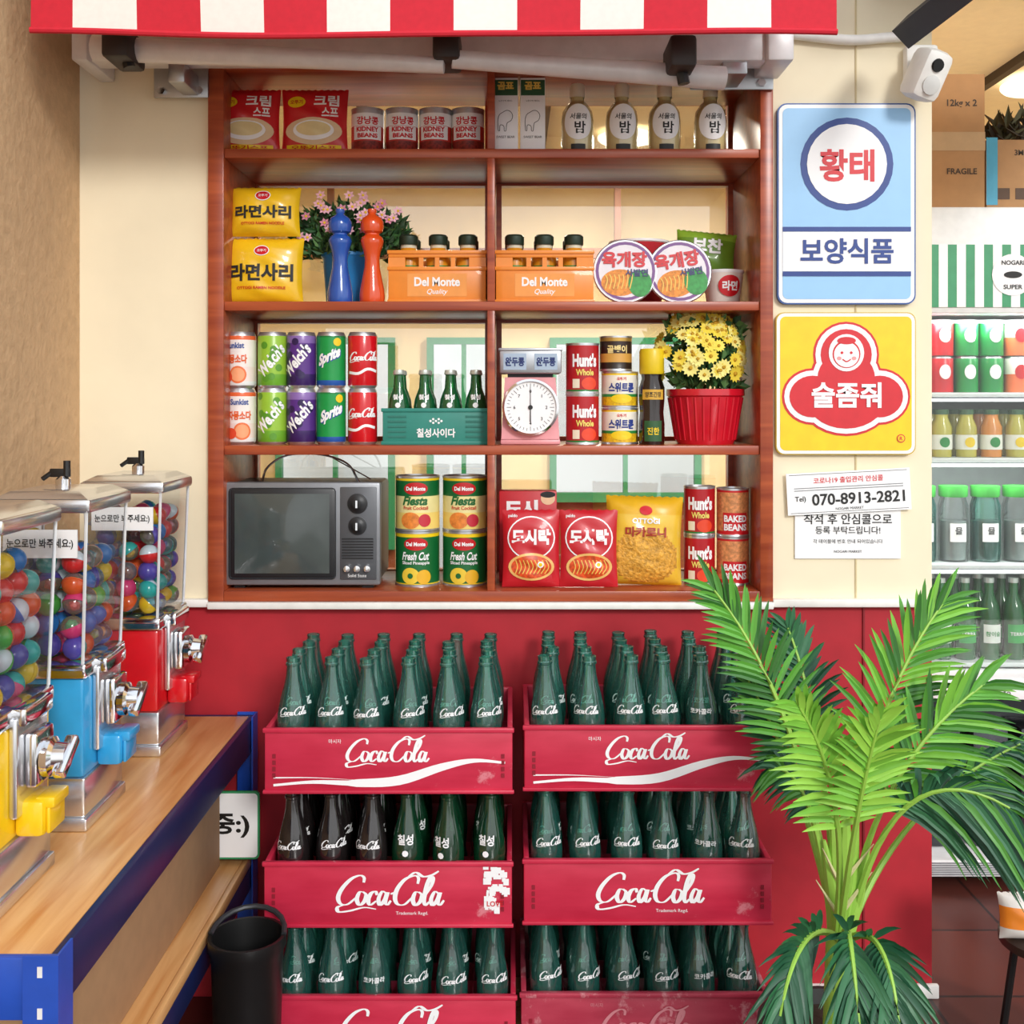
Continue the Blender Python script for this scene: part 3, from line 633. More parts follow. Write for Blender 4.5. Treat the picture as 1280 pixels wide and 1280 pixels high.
# --- row 3 soda cans
def d_sun(b,r,h):
    P=cyl(r); b.text('자몽소다',0,h*.52,M_('#e8642c',.4),P,w=.052,h=.02,bold=.04); b.text('Sunkist',0,h*.76,M_('#2f4f9a',.4),P,w=.04,h=.013,bold=.03)
    b.disc(.006,h*.24,.019,.019,M_('#f07840',.4),P,.0006,3); b.disc(.006,h*.24,.015,.015,M_('#f8a878',.4),P,.001,3); b.disc(-.018,h*.2,.012,.012,M_('#e85030',.4),P,.0014,3)
def d_wel(c2):
    def f(b,r,h):
        P=cyl(r)
        for i in range(9): b.disc(random.uniform(-.03,.03),random.uniform(.12,.9)*h,.008,.008,c2,P,.0004+i*.00005,2,14)
        b.text("Welch's",0,0,SW,lambda x,z,e:P(x*.62-z*.5,h*.5+x*.75+z*.6,e),w=.085,h=.036,bold=.04)
    return f
def d_spr(b,r,h):
    P=cyl(r); b.text('Sprite',0,0,SW,lambda x,z,e:P(x*.75,h*.55+z+x*.35,e),w=.066,h=.032,bold=.05,slant=.2); b.text('Sprite',0,0,M_('#1a4a9a',.4),lambda x,z,e:P(x*.75+.0015,h*.55+z+x*.35-.0015,e-.0005),w=.068,h=.033,bold=.08,slant=.2)
    b.disc(.018,h*.82,.009,.009,YEL,P,.0008,2)
def d_coke(b,r,h): b.logo(0,h*.55,.066,SW,cyl(r),.0008,3,wt=1.5); b.ribbon([(-.035,h*.28),(-.01,h*.26),(.01,h*.34),(.035,h*.3)],lambda t,u:.003,SW,cyl(r),.0006,4)
cols=[(303,[(.12,M_('#f0f0ee',.3)),(.38,M_('#f6e3dc',.3)),(.86,M_('#f7efe9',.3)),(.93,M_('#e86838',.3))],d_sun),
 (342,[(.25,M_('#6fae30',.3)),(.93,M_('#98c63a',.3))],d_wel(M_('#5a9a28',.3))),
 (378,[(.25,M_('#3a2060',.3)),(.8,M_('#5a2f88',.3)),(.93,M_('#8a6ab0',.3))],d_wel(M_('#2c1850',.3))),
 (415,[(.14,M_('#1f56a8',.3)),(.9,M_('#109a48',.3)),(.93,M_('#0f7a3a',.3))],d_spr),
 (454,[(.93,M_('#d81420',.25,coat=.4))],d_coke)]
for px,bd,dc in cols:
    for lv in (0,1): can('soda_can',.0325,.1235,bd,dc,(PX(px),Y0-.01,ZS[2]+lv*.124),rot=random.uniform(-.2,.2))
TL=M_('#2f8a7c',.5); e=empty('small_soda_crate',(PX(545,.03),.03,ZS[2])); b=B('crate_shell'); Wd=.117;H=.078;D=.13
b.box(-Wd,Wd,0,.006,0,H,TL,.002); b.box(-Wd,Wd,D-.006,D,0,H,TL,.002)
for sx in (-1,1): b.box(*sorted((sx*Wd,sx*(Wd-.006))),.006,D-.006,0,H,TL,.002)
b.box(-Wd,Wd,0,D,0,.004,TL); b.box(-Wd-.003,Wd+.003,-.003,.002,.072,.080,TL,.001); b.box(-Wd-.003,Wd+.003,-.003,.002,0,.008,TL,.001)
P=flat(0); b.text('칠성사이다',0,.026,SW,P,w=.085,h=.02,bold=.03)
for i,(x,z) in enumerate([(-.012,.052),(-.006,.056),(0,.052),(.006,.056),(.012,.052),(-.006,.048),(.006,.048)]): b.disc(x,z,.0028,.0028,SW,P,.001,1,6)
for sx in (-1,1):
    for k in range(5): b.box(sx*.085-.02,sx*.085+.02,-.002,0,.016+k*.011,.02+k*.011,M_('#27776a',.5))
b.done(parent=e); b=B('green_bottles')
for r in range(2):
    for c in range(4):
        M=TR(-.085+c*.057,.037+r*.056,.0045); b.lathe([(0,0),(.022,0),(.0245,.006),(.0245,.075),(.022,.095),(.0125,.12),(.0105,.148),(.012,.15)],G_GREEN,18,M); b.lathe([(0,.002),(.021,.002),(.021,.09),(.011,.12),(0,.12)],M_('#0e5a2c',.3),14,M)
        b.lathe([(.0125,.150),(.0135,.152),(.0118,.16),(0,.161)],M_('#d8e0d8',.3,.5),16,M); b.text('칠성',0,.1,SW,cyl(.021),w=.022,h=.012,bold=.05,M=M); b.disc(0,.082,.006,.006,SW,cyl(.0245),.001,1,8,M)
b.done(parent=e)
PKM=M_('#e8a0a4',.4); b=B('kitchen_scale')
b.box(-.066,.066,0,.10,.0,.012,PKM,.004); 
vs=[(-.064,.0,.012),(.064,.0,.012),(.064,.1,.012),(-.064,.1,.012),(-.056,.012,.148),(.056,.012,.148),(.056,.088,.148),(-.056,.088,.148)]
b.add(vs,[(3,2,1,0),(4,5,6,7),(0,1,5,4),(1,2,6,5),(2,3,7,6),(3,0,4,7)],PKM)
b.box(-.05,.05,.02,.08,.148,.156,DKGREY); b.box(-.068,.068,-.006,.106,.156,.212,STEEL,.004); b.box(-.07,.07,-.008,.108,.205,.212,STEEL,.002)
P=flat(-.006); b.rect(-.034,.182,.05,.036,M_('#a9bcd0',.4),P,.0012,1); b.rect(.034,.182,.05,.036,M_('#a9bcd0',.4),P,.0012,1); b.text('완두콩',-.034,.182,NAVY,P,w=.042,h=.02,bold=.04,e=.002); b.text('완두콩',.034,.182,NAVY,P,w=.042,h=.02,bold=.04,e=.002)
Md=TR(0,-.0,.082); b.lathe([(.059,0),(.062,-.0),(.062,.016),(.057,.018),(.057,.012),(0,.012)],[CHROME,PKM,CHROME,CHROME,SW],40,Md@RX(pi/2))
P=flat(-.012)
for k in range(40):
    a=2*pi*k/40; r0=.046 if k%5 else .042
    b.add([(math.cos(a)*r0+s*math.sin(a)*.0005,-.0126,.082+math.sin(a)*r0-s*math.cos(a)*.0005) for s in (-1,1)]+[(math.cos(a)*.052-s*math.sin(a)*.0005,-.0126,.082+math.sin(a)*.052+s*math.cos(a)*.0005) for s in (-1,1)],[(0,1,2,3)],BK)
for k in range(8): b.text(str(k),.035*math.sin(2*pi*k/8),.082+.035*math.cos(2*pi*k/8),BK,P,h=.007,bold=.01)
b.prism([(-.0012,.05),(.0012,.05),(.0004,.125),(-.0004,.125)],-.0145,-.0135,BK); b.disc(0,.082,.005,.005,BK,P,.003)
b.done((PX(663,.03),.035,ZS[2]))
def d_hunt(b,r,h): P=cyl(r); b.text("Hunt's",0,h*.66,SW,P,w=.056,h=.03,bold=.05); b.text('Whole',0,h*.42,M_('#f2e070',.4),P,w=.04,h=.014,bold=.03); b.disc(.01,h*.2,.018,.014,M_('#e84a2a',.3),P,.0008,3); b.rect(-.02,h*.2,.016,.02,M_('#f4ead0',.4),P,.0012,5)
HR=M_('#b81520',.35)
for lv in (0,1): tin('tomato_can',.0365,.1115,[(.08,M_('#1c7a34',.4)),(.95,HR),(.96,ALU)],d_hunt,(PX(728),Y0,ZS[2]+lv*.112),rot=.1)
def d_corn(b,r,h): P=cyl(r); b.text('스위트콘',0,h*.56,M_('#2c3f8a',.4),P,w=.058,h=.022,bold=.04); b.text('오뚜기',0,h*.8,RED,P,w=.02,bold=.03); b.disc(0,h*.25,.024,.010,YEL,P,.0008,3)
for lv in (0,1): tin('sweetcorn_can',.041,.080,[(.3,M_('#e8b820',.4,var=.3,scale=150)),(.38,M_('#2c8a3c',.4)),(.9,M_('#f3eddc',.4)),(.96,YEL)],d_corn,(PX(775,.08),Y0+.015,ZS[2]+lv*.081))
tin('tuna_can',.036,.078,[(.25,M_('#2a1c14',.4)),(.5,M_('#d8a24a',.4)),(.85,M_('#32201a',.4)),(.96,M_('#c8a050',.3,.5))],lambda b,r,h:b.text('골뱅이',0,h*.62,M_('#f0d890',.4),cyl(r),w=.045,h=.018,bold=.04),(PX(770,.08),Y0+.015,ZS[2]+.162))
b=B('soy_sauce_bottle'); b.lathe([(0,0),(.027,0),(.0285,.006),(.0285,.045),(.026,.07),(.0285,.1),(.0285,.125),(.022,.145),(.0235,.155)],M_('#1e0f0a',.12,coat=.8),24); b.lathe([(.026,.155),(.0275,.158),(.0275,.205),(.025,.211),(0,.212)],M_('#e8c820',.35),24)
P=cyl(.0287); b.rect(0,.03,.04,.045,M_('#2a5a30',.4),P,.0006,8); b.rect(0,.11,.05,.022,M_('#d8a83a',.4),P,.0006,8); b.text('양조간장',0,.11,BK,P,w=.036,h=.012); b.text('진한',0,.03,YEL,P,w=.026,h=.016); b.done((PX(815,.05),.055,ZS[2]))
b=B('chrysanthemum_pot'); b.lathe([(0,0),(.062,0),(.066,.008),(.082,.105),(.087,.108),(.087,.122),(.080,.122),(.076,.1),(0,.1)],M_('#d0142a',.25,coat=.5),36)
for k in range(28): 
    a=2*pi*k/28; b.tube([(.0655*math.cos(a),.0655*math.sin(a),.01),(.0815*math.cos(a),.0815*math.sin(a),.104)],.003,M_('#d0142a',.25,coat=.5),5)
for i in range(520):
    a=random.uniform(0,2*pi); q=random.random()**.5; x=.075*q*math.cos(a); y=.055*q*math.sin(a); z=.12+random.random()*.15
    leaf(b,(x,y,z),(x*4,y*4,random.uniform(-.3,1)),random.uniform(.022,.034),.009,random.choice(gs[:3]))
ym=M_('#f4dc4a',.5); ym2=M_('#f8ec8a',.5); yc=M_('#c89a20',.5)
for i in range(95):
    a=random.uniform(0,2*pi); el=random.uniform(-.35,1.3); d=Vector((math.cos(a)*math.cos(el),-abs(math.sin(a))*math.cos(el) if i%4 else math.sin(a)*math.cos(el),math.sin(el)))
    c=Vector((-.012+d.x*.096,d.y*.075,.19+d.z*.11)); flower(b,c,d+Vector((0,-.5,.1)),random.uniform(.015,.021),12,random.choice((ym,ym2)),yc)
for i in range(16):
    a=2*pi*i/16; b.tube([(.02*math.cos(a),.02*math.sin(a),.1),(.06*math.cos(a),.04*math.sin(a),.2)],.0018,gs[1],4)
b.done((PX(880,.1),.085,ZS[2]))
# --- row 4
b=B('portable_television'); TVS=M_('#85878b',.35,.4); TVD=M_('#1c1d20',.4)
b.box(-.166,.166,.012,.20,.012,.228,TVD,.008); b.box(-.17,.17,0,.02,.008,.232,TVS,.006)
b.box(-.158,.074,-.003,.004,.022,.22,TVD,.008)
def scr(x,z,e): return (x,-.004-.010*(1-(x+.0425)**2/.011)*(1-(z-.121)**2/.008)-e,z)
n=16; b.add([scr(-.145+.205*i/n,.035+.172*j/n,0) for j in range(n+1) for i in range(n+1)],[(j*(n+1)+i,j*(n+1)+i+1,(j+1)*(n+1)+i+1,(j+1)*(n+1)+i) for j in range(n) for i in range(n)],M_('#454d4b',.12,coat=.5))
b.box(.082,.162,-.002,.003,.02,.222,M_('#5c5e62',.4,.4),.003)
for zc,r in ((.186,.017),(.138,.015)):
    Mk=TR(.121,-.002,zc)@RX(pi/2); b.lathe([(r+.005,0),(r+.005,.003),(r,.004),(r,.006),(r*.6,.008),(r*.55,.018),(0,.019)],[STEEL,TVD,TVD,TVD,CHROME,BLACK],28,Mk); b.box(-.002,.002,-.008,.008,.018,.021,CHROME,M=Mk)
for k in range(3): b.lathe([(.007,0),(.007,.008),(0,.009)],CHROME,14,TR(.098+k*.022,-.002,.045)@RX(pi/2))
for k in range(8): b.box(.087,.155,-.0035,-.001,.066+k*.006,.069+k*.006,TVD)
b.text('Solid State',.12,.03,SW,flat(-.002),w=.04,bold=0); 
b.tube(cr([(-.10,.06,.228),(-.085,.05,.262),(-.04,.045,.288),(.03,.045,.290),(.09,.05,.27),(.115,.06,.228)],6),.0025,CHROME,6); b.tube([(.13,.15,.228),(.02,.16,.288)],.0015,CHROME)
for x in (-.14,.14): b.box(x-.012,x+.012,.02,.18,0,.012,BLACK)
b.done((PX(377,.0),.004,ZS[3]),(0,0,0))
def d_pine(b,r,h):
    P=cyl(r); b.disc(0,h*.78,.027,.014,M_('#c81e24',.3),P,.0008,4); b.text('Del Monte',0,h*.78,SW,P,w=.042,h=.009,bold=.04,e=.0016)
def d_pA(b,r,h): d_pine(b,r,h); P=cyl(r); b.text('Fresh Cut',0,h*.56,SW,P,w=.06,h=.018,bold=.03,slant=.3); b.text('Sliced Pineapple',0,h*.43,SW,P,w=.062,h=.009,bold=.02); b.disc(-.012,h*.2,.02,.018,M_('#f0d040',.4),P,.0008,4); b.disc(.018,h*.18,.016,.016,M_('#e8b428',.4),P,.0012,4); b.disc(-.012,h*.2,.006,.006,M_('#1a6a34',.4),P,.0016,2)
def d_pB(b,r,h): d_pine(b,r,h); P=cyl(r); b.text('Fiesta',0,h*.56,M_('#1c6a34',.4),P,w=.055,h=.02,bold=.04,slant=.3); b.text('Fruit Cocktail',0,h*.43,M_('#c83020',.4),P,w=.055,h=.008,bold=.02); b.disc(-.012,h*.2,.022,.018,M_('#f08838',.4,var=.3,scale=90),P,.0008,4); b.disc(.02,h*.2,.014,.014,M_('#c83040',.4),P,.0012,4)
for px in (522,581):
    tin('fruit_can',.0490,.1205,[(.06,YEL),(.9,M_('#146a34',.35)),(.96,YEL)],d_pA,(PX(px,.08),Y0+.01,ZS[3]))
    tin('fruit_can',.0490,.1205,[(.34,M_('#f4d878',.35)),(.64,M_('#f0e4a0',.35)),(.92,M_('#146a34',.35)),(.96,YEL)],d_pB,(PX(px,.08),Y0+.01,ZS[3]+.1215))
def noodle(px,Y,z,sd):
    rb=M_('#c8202c',.35,coat=.2)
    b,P=bagmesh('lunchbox_noodle_pack',.128,.168,.018,lambda u,v:rb,sd,22)
    b.disc(0,.108,.052,.047,SW,P,.001,6); b.disc(0,.108,.049,.044,rb,P,.0016,6,inner=.0); b.text('도시락',0,.11,SW,P,w=.085,h=.034,bold=.05,e=.0024)
    b.disc(0,.045,.05,.03,M_('#f0c070',.4),P,.0019,5); b.disc(0,.045,.044,.025,M_('#d85020',.4,var=.4,scale=120),P,.0024,5)
    for i in range(9): b.ribbon([(-.035+i*.008,.03),(-.03+i*.0085,.045),(-.034+i*.0082,.06)],lambda t,u:.001,M_('#f4cc60',.4),P,.0028,3)
    b.disc(.02,.05,.007,.007,SW,P,.0034,2); b.disc(.02,.05,.004,.004,YEL,P,.0038,2); b.text('paldo',-.04,.155,SW,P,w=.02,bold=.02,e=.0018)
    return b.done((PX(px,Y),Y,z),(-.05,0,0))
noodle(664,.03,ZS[3]+.001,21); noodle(736,.028,ZS[3]+.001,22)
rb2=M_('#c8202c',.4); b=B('noodle_box'); b.box(-.065,.065,0,.05,0,.205,rb2,.002); P=flat(0); b.text('도시',-.015,.165,SW,P,w=.075,h=.04,bold=.06); b.disc(.045,.188,.016,.014,M_('#f0c8a0',.4),P,.001); b.disc(.045,.197,.017,.007,BK,P,.0015); b.done((PX(660,.09),.1,ZS[3]))
mac=M_('#e0a43c',.5,var=.35,scale=130,bump=.6)
def fnm(u,v):
    if v>.8 or v<.04: return M_('#e8b424',.3)
    if (u-.5)**2/.2+(v-.32)**2/.09<1: return mac
    return M_('#eec23c',.3,coat=.4)
b,P=bagmesh('macaroni_bag',.172,.195,.036,fnm,31); b.text('OTTOGI',0,.142,SW,P,w=.06,h=.012,bold=.04,e=.002); b.text('마카로니',0,.118,M_('#a8301c',.4),P,w=.09,h=.022,bold=.04,e=.002); b.disc(.0,.165,.014,.01,RED,P,.002,2); b.done((PX(804,.05),.06,ZS[3]+.001),(-.06,.03,0))
def d_bake(b,r,h): P=cyl(r); b.rect(0,h*.29,.058,.045,RED,P,.0004,8); b.text('BAKED',0,h*.38,SW,P,w=.052,h=.015,bold=.04); b.text('BEANS',0,h*.2,SW,P,w=.052,h=.015,bold=.04)
for lv in (0,1):
    tin('tomato_can',.0345,.1085,[(.08,M_('#1c7a34',.4)),(.95,HR),(.96,ALU)],d_hunt,(PX(875,.08),Y0+.018,ZS[3]+lv*.1095),rot=-.1)
    tin('baked_beans_can',.0355,.1065,[(.12,RED),(.92,M_('#d8905a',.4,var=.35,scale=140)),(.96,RED)],d_bake,(PX(916,.08),Y0+.012,ZS[3]+lv*.1075))
# ================================================================= PALM
pg=[M_('#4a8a2e',.36),M_('#5fa63c',.36),M_('#357028',.36)]; lg=[M_('#9ad24e',.36),M_('#7abb40',.36)]; dg_=[M_('#1f5236',.42),M_('#2f6a42',.42)]
stem=M_('#9ac850',.45); b=B('potted_palm')
def frond(p0,p1,p2,n,L,mats,t0=.35,nrm=(0,-1,.2),droop=.25,rs=.006,wd=.0055,side=(1,1)):
    P0,P1,P2=W(*p0),W(*p1),W(*p2); pt=lambda t:(1-t)**2*P0+2*t*(1-t)*P1+t*t*P2
    pts=[pt(i/14) for i in range(15)]; b.tube(pts,[rs*(1-.8*i/14)+.0008 for i in range(15)],stem,6)
    for i in range(n):
        t=t0+(1-t0)*i/(n-1); c=pt(t); tg=(pt(min(1,t+.02))-pt(t-.02)).normalized(); N=Vector(nrm).normalized(); sd=tg.cross(N).normalized(); u=i/(n-1)
        ll=L*(.5+.5*math.sin(pi*(u*.8+.12)))*random.uniform(.82,1.1)
        for k_,s in enumerate((-1,1)):
            l2=ll*side[k_]
            d=(tg*(.5+.7*u)+sd*s*(1-.55*u)*random.uniform(.85,1.1)+N*random.uniform(-.25,.4)).normalized()
            a=d.cross(N).normalized(); m=random.choice(mats); P_=[]
            for k,(q,ww) in enumerate(((0,.35),(.25,1),(.55,.95),(.82,.55),(1,0.05))):
                o=c+d*l2*q+Vector((0,0,-1))*droop*l2*q*q; P_+=[o-a*wd*ww,o+N*-.002*(ww),o+a*wd*ww]
            fs=[]
            for k in range(4): 
                o=k*3; fs+=[(o,o+3,o+4,o+1),(o+1,o+4,o+5,o+2)]
            b.add(P_,fs,m)
Yp=-.52
frond((1045,1165,Yp),(1005,880,Yp+.1),(893,738,Yp+.12),30,.125,pg,.34,side=(.85,1.1))
frond((1045,1165,Yp+.02),(1000,960,Yp+.1),(935,850,Yp+.12),22,.10,dg_+pg[:1],.5,side=(.7,1))
frond((1048,1165,Yp),(1030,900,Yp+.15),(985,785,Yp+.2),22,.10,dg_,.5)
frond((1055,1165,Yp),(1070,900,Yp),(1178,755,Yp+.05),30,.15,pg+lg[1:],.38)
frond((1060,1165,Yp),(1085,960,Yp-.05),(1230,855,Yp+.0),28,.14,pg+lg[1:],.42)
frond((1062,1170,Yp),(1110,920,Yp-.1),(1262,1010,Yp-.12),28,.15,dg_+pg[:1],.45,droop=.7)
frond((1060,1170,Yp+.03),(1120,1000,Yp+.1),(1275,930,Yp+.1),24,.15,dg_+pg[:1],.5,droop=.8)
frond((1045,1165,Yp-.02),(1065,990,Yp-.12),(1000,885,Yp-.2),22,.11,lg,.42)
frond((1050,1165,Yp-.02),(1070,1000,Yp-.15),(1100,900,Yp-.2),20,.11,lg,.5)
frond((1040,1165,Yp),(1020,960,Yp),(968,960,Yp),18,.11,dg_+pg[:1],.5,droop=.7,side=(.6,1))
frond((1050,1175,Yp-.04),(1000,1130,Yp-.2),(975,1270,Yp-.25),20,.09,dg_,.3,droop=.4)
frond((1055,1175,Yp-.04),(1060,1120,Yp-.2),(1075,1290,Yp-.25),22,.10,dg_,.3,droop=.4)
frond((1060,1175,Yp-.04),(1110,1140,Yp-.2),(1125,1290,Yp-.25),20,.09,dg_,.3,droop=.4)
c0=W(1050,1175,Yp)
b.tube([(c0.x,Yp,.2),(c0.x,Yp,c0.z),W(1052,1110,Yp)],[.03,.024,.016],stem,12)
for px,pyt in ((1030,1050),(1040,1020),(1058,990),(1072,1015),(1086,1060)): b.tube([W(1050,1185,Yp),W((1050+px)/2+2,(1175+pyt)/2,Yp-.01),W(px,pyt,Yp-.01)],[.020,.015,.003],stem,8)
for px,pyt,tx in ((1030,1130,1020),(1075,1120,1090),(1035,1090,1028),(1080,1085,1092)): b.tube([W(1052,pyt+20,Yp-.02),W(tx,pyt-30,Yp-.03)],[.005,.0008],M_('#d8cf9a',.6),5)
b.lathe([(0,0),(.10,0),(.105,.01),(.13,.2),(.138,.205),(.138,.225),(.128,.225),(.122,.2),(0,.2)],M_('#2a2a2a',.5),32,TR(c0.x,Yp,0)); b.lathe([(0,.203),(.121,.201)],M_('#3a2a20',.9,bump=.8),24,TR(c0.x,Yp,0))
b.done()
# ================================================================= FRIDGE
FY=.53; FX0=1.02; FX1=1.66
e=empty('beverage_fridge',(0,0,0)); b=B('cabinet'); FW=M_('#eef1f0',.35)
b.box(FX0,FX0+.045,FY,FY+.6,.03,1.80,FW,.004); b.box(FX1-.045,FX1,FY,FY+.6,.03,1.80,FW,.004); b.box(FX0+.045,FX1-.045,FY+.56,FY+.6,.03,1.8,M_('#c5cac8',.4)); b.box(FX0+.045,FX1-.045,FY,FY+.56,1.52,1.80,FW,.004); b.box(FX0+.045,FX1-.045,FY,FY+.56,.03,.075,FW,.004)
b.box(FX0+.045,FX1-.045,FY-.0,FY+.03,.55,.575,FW,.003); b.box(FX0+.045,FX1-.045,FY-.006,FY+.02,.50,.55,SW,.002)
n=26
for i in range(n):
    x0=FX0+.01+(FX1-FX0-.02)*i/n; b.box(x0,x0+(FX1-FX0-.02)/n,FY-.004,FY,1.535,1.70,M_('#3f9a6a',.4) if i%2 else SW)
P=flat(FY-.004); b.disc(1.32,1.62,.055,.055,SW,P,.002); b.text('NOGARI',1.32,1.652,BK,P,w=.06,h=.012,e=.003); b.text('SUPER',1.32,1.588,BK,P,w=.05,h=.012,e=.003); b.disc(1.32,1.62,.024,.009,BK,P,.003)
for z in (1.31,1.135,.85,.588): b.box(FX0+.045,FX1-.045,FY+.035,FY+.5,z-.012,z,M_('#dfe6e6',.3),.002)
b.text('물은(water)',1.27,.536,BK,flat(FY-.006),w=.1,bold=.02); b.text('자유롭게 꺼내드세요',1.25,.515,BK,flat(FY-.006),w=.13,bold=.02)
b.box(FX0+.045,FX1-.045,FY+.2,FY+.56,.075,.45,M_('#2e3033',.3,.5),.01)
for k in range(4): b.box(FX0+.1+k*.13,FX0+.2+k*.13,FY+.08,FY+.2,.075,.40,M_('#4a4d50',.25,.7),.012)
for k in range(6): b.box(FX0+.05,FX1-.05,FY-.003,FY,.036+k*.006,.039+k*.006,GREY)
for x in (FX0+.03,FX1-.06):
    for y in (FY+.03,FY+.55): b.box(x,x+.03,y,y+.03,0,.03,BLACK)
b.box(FX0+.045,FX1-.045,FY+.022,FY+.026,.575,1.52,G_PANE)
FILL_STRIP=M_('#f4faff',.5,emit=3)  # added glowing strips, invented to brighten the dim fridge contents
for z in (1.50,1.29,1.115,.83): b.box(FX0+.07,FX1-.07,FY+.038,FY+.048,z-.004,z+.004,FILL_STRIP)
b.done(parent=e); b=B('drinks')
for z in (1.505,1.115):
    l=bpy.data.lights.new('fridge_fill_light','AREA'); l.shape='RECTANGLE'; l.size=.5; l.size_y=.04; l.energy=1.5; l.color=(.95,.98,1); o=bpy.data.objects.new('fridge_fill_light',l); bpy.context.scene.collection.objects.link(o); o.parent=e; o.location=((FX0+FX1)/2,FY+.06,z-.008)  # added fill lamp for the drinks, not a known fitting
    o.rotation_euler=(.35,0,0)
def mc(x,y,z,r,h,c1,c2): b.lathe([(0,0),(r,0),(r,h*.5),(r,h*.93),(r*.85,h),(0,h)],[ALU,c1,c2,ALU,ALU],16,TR(x,y,z))
cc=[(M_('#c81824',.3),M_('#c81824',.3)),(M_('#178a40',.3),M_('#168a40',.3)),(M_('#f07848',.3),M_('#f4ece4',.3))]
DG=M_('#0f5a2c',.15,coat=.8)
for i in range(8):
    x=1.10+i*.068
    for row in range(2):
        c=cc[min(2,i//2 if i<6 else 2)]; y=FY+.09+row*.08
        mc(x,y,1.311,.031,.098,*c); mc(x,y,1.410,.031,.098,*c)
        if row==0:
            for zz in (1.311,1.41): b.disc(0,.055,.016,.02,SW if i//2!=2 else RED,cyl(.0312),.0006,3,14,M=TR(x,y,zz)); 
        M=TR(x,y,1.136); b.lathe([(0,0),(.027,0),(.028,.08),(.018,.105),(.018,.115),(0,.115)],M_('#b8b048',.2,coat=.5) if i%3 else M_('#d88a3a',.2,coat=.5),14,M); b.lathe([(.0285,.02),(.0287,.02),(.0287,.06)],M_('#eef0e4',.4),14,M); b.lathe([(.02,.115),(.02,.128),(0,.129)],M_('#355a3a',.4),14,M)
        if row==0: b.disc(0,.04,.014,.014,GREEN if i%2 else YEL,cyl(.0288),.0008,2,12,M=M)
for i in range(6):
    x=1.12+i*.088
    M=TR(x,FY+.11,.851); b.lathe([(0,0),(.038,0),(.04,.02),(.04,.15),(.034,.17),(.034,.178)],G_CLEAR if i%2 else G_TEAL,18,M); b.lathe([(.037,.175),(.038,.178),(.038,.205),(0,.206)],M_('#3a9a3a',.4),18,M); b.lathe([(0,.005),(.034,.005),(.034,.11),(0,.11)],M_('#9aa8a4',.3) if i%2 else M_('#2c4a4a',.3),16,M); b.rect(0,.08,.045,.05,SW,cyl(.041),.001,6,M); b.text('물',0,.085,BK,cyl(.041),h=.02,e=.002,M=M)
for i in range(8):
    x=1.10+i*.066
    for row in range(2):
        M=TR(x,FY+.09+row*.075,.589); b.lathe([(0,0),(.028,0),(.029,.12),(.024,.145),(.0125,.175),(.012,.215),(0,.215)],DG,14,M); b.lathe([(.0135,.205),(.0135,.218),(0,.219)],M_('#c8d0c8',.3,.5),12,M)
        b.rect(0,.07,.05,.05,M_('#e8f0e8',.4) if i%2 else M_('#2fa84c',.4),cyl(.0293),.001,6,M); b.text('TERRA' if i%2==0 else '참이슬',0,.07,SW if i%2==0 else GREEN,cyl(.0293),w=.038,e=.002,M=M)
b.done(parent=e)
KR2=M_('#c09060',.8,var=.05)
b=B('cardboard_box'); b.box(1.03,1.262,.56,.86,1.8,2.16,KR2,.003); P=flat(.56); b.rect(1.146,1.98,.232,.05,M_('#caa678',.5),P,.001,1); b.text('FRAGILE',1.2,1.9,M_('#4a3a2a',.6),P,w=.08); b.text('12kg x 2',1.2,2.08,M_('#4a3a2a',.6),P,w=.08); b.done()
b=B('cardboard_box'); b.box(1.266,1.6,.56,.86,1.8,1.985,M_('#c09468',.8,var=.05),.003); P=flat(.56)
for k in range(4): b.rect(1.31+k*.05,1.84,.035,.03,M_('#5c4330',.6),P,.001,1)
b.rect(1.28,1.9,.03,.18,M_('#4fa8c8',.5),P,.0012,1); b.text('3M+GNT',1.38,1.95,M_('#4a3a2a',.6),P,w=.08); b.done()
b=B('dried_plant_bundle')
for i in range(160):
    leaf(b,(1.34+random.random()*.2,.64+random.random()*.12,1.99+random.random()*.06),(random.uniform(-1,1),random.uniform(-.6,.6),random.uniform(0.1,1)),.07,.01,random.choice((M_('#3a3226',.8),M_('#4c4a30',.8))))
b.done()
b=B('low_stool'); b.lathe([(0,.23),(.09,.23),(.1,.235),(.1,.25),(.09,.256),(0,.256)],M_('#3a2a22',.5),28)
for k in range(4): a=pi/4+k*pi/2; b.tube([(.10*math.cos(a),.10*math.sin(a),0.008),(.07*math.cos(a),.07*math.sin(a),.232)],.008,BLACK,8)
b.done((1.05,-.25,0))
b,P=bagmesh('orange_snack_bag',.13,.085,.03,lambda u,v:M_('#f08a2a',.3,coat=.4) if .25<v<.75 else M_('#e4ded6',.2,coat=.5),41); b.text('맛나',0,.042,SW,P,w=.05,bold=.04,e=.002); b.done((1.0,-.27,.257),(-.12,0,0))
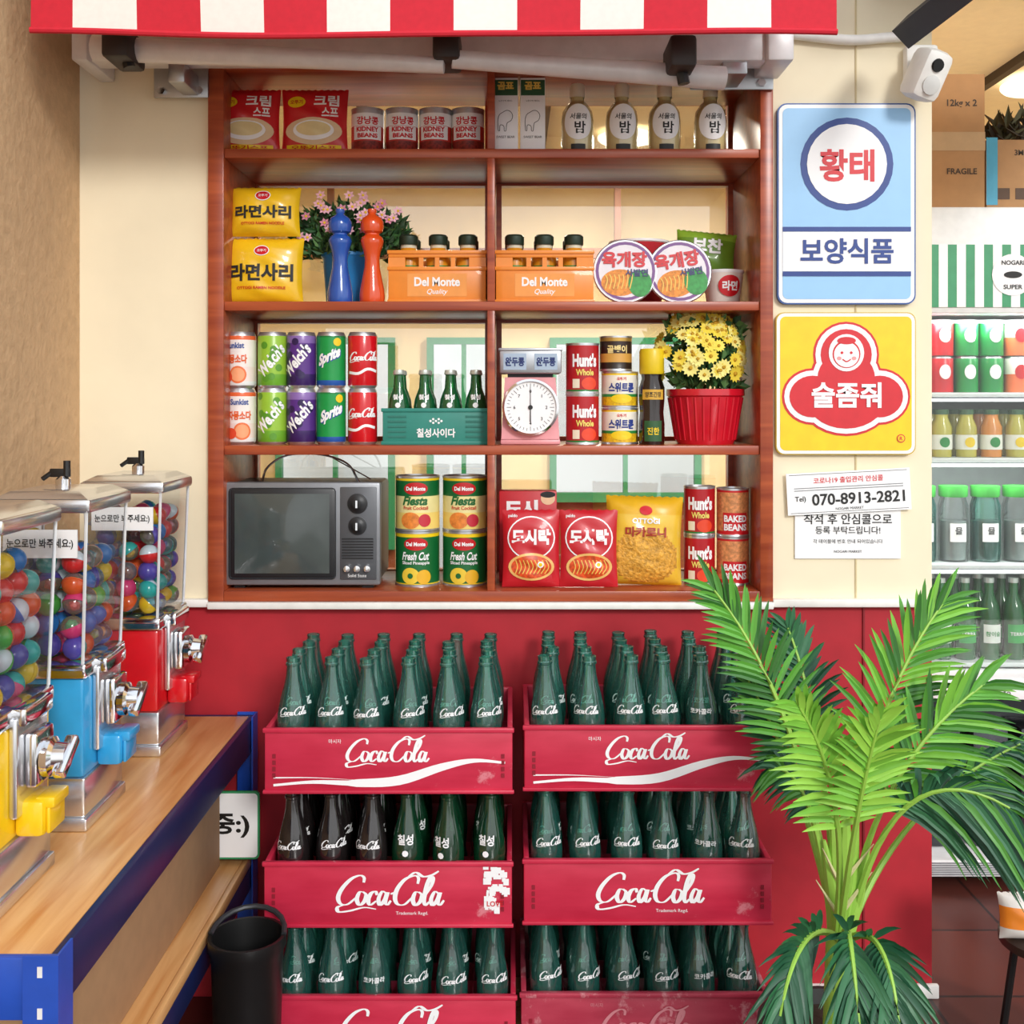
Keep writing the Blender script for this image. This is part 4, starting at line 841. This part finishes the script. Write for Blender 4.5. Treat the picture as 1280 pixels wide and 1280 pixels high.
# ================================================================= LIGHTS, WORLD, CAMERA
wd=bpy.data.worlds.new('World'); bpy.context.scene.world=wd; wd.use_nodes=True; nt=wd.node_tree; bg=nt.nodes['Background']
tc=nt.nodes.new('ShaderNodeTexCoord'); sp=nt.nodes.new('ShaderNodeSeparateXYZ'); nz=nt.nodes.new('ShaderNodeTexNoise'); nz.inputs['Scale'].default_value=3.5
mm=nt.nodes.new('ShaderNodeMath'); mm.operation='MULTIPLY_ADD'; mm.inputs[1].default_value=.5; 
ad=nt.nodes.new('ShaderNodeMath'); ad.operation='MULTIPLY_ADD'; ad.inputs[1].default_value=.5; ad.inputs[2].default_value=.25
nt.links.new(tc.outputs['Generated'],sp.inputs[0]); nt.links.new(tc.outputs['Generated'],nz.inputs['Vector'])
nt.links.new(nz.outputs['Fac'],mm.inputs[0]); nt.links.new(sp.outputs['Z'],ad.inputs[0]); nt.links.new(ad.outputs[0],mm.inputs[2])
rp=nt.nodes.new('ShaderNodeValToRGB'); rp.color_ramp.interpolation='LINEAR'
E=rp.color_ramp.elements; E[0].position=.28; E[0].color=(.28,.26,.24,1); E[1].position=1.0; E[1].color=(.86,.94,1.05,1)
for pos,c in ((.41,(.42,.40,.37,1)),(.46,(.85,.86,.85,1)),(.55,(1.05,1.05,1.05,1))):
    q=E.new(pos); q.color=c
nt.links.new(mm.outputs[0],rp.inputs['Fac']); nt.links.new(rp.outputs['Color'],bg.inputs['Color']); bg.inputs['Strength'].default_value=1.3
sl=bpy.data.lights.new('sun','SUN'); sl.energy=1.6; sl.angle=math.radians(12); sl.color=(1,.98,.95); so=bpy.data.objects.new('sun',sl); bpy.context.scene.collection.objects.link(so)
so.rotation_euler=Vector((-.35,.85,-.42)).to_track_quat('-Z','Y').to_euler()
for i,(x,y) in enumerate(((-.3,1.2),(.5,2.4),(1.9,1.6))):  # invented lamps with glowing discs, added to brighten the room behind the shelves
    e=empty('room_fill_light',(x,y,2.41)); b=B('room_fill_disc'); b.lathe([(0,0),(.12,0),(.13,.01),(.13,.02),(.09,.035),(0,.035)],M_('#fff2d8',.5,emit=2),28); b.done(parent=e)
    l=bpy.data.lights.new('room_fill_area','AREA'); l.shape='DISK'; l.size=.3; l.energy=48; l.color=(1,.92,.78); o=bpy.data.objects.new('room_fill_area',l); bpy.context.scene.collection.objects.link(o); o.parent=e; o.location=(0,0,-.01)
cam=bpy.data.cameras.new('camera'); co=bpy.data.objects.new('camera',cam); bpy.context.scene.collection.objects.link(co); co.location=(0,CY,CZ); co.rotation_euler=(pi/2,0,0)
cam.sensor_width=36; cam.lens=F/1280*36; cam.shift_y=-140/1280; cam.clip_start=.01
bpy.context.scene.camera=co
bpy.context.scene.view_settings.view_transform='Standard'
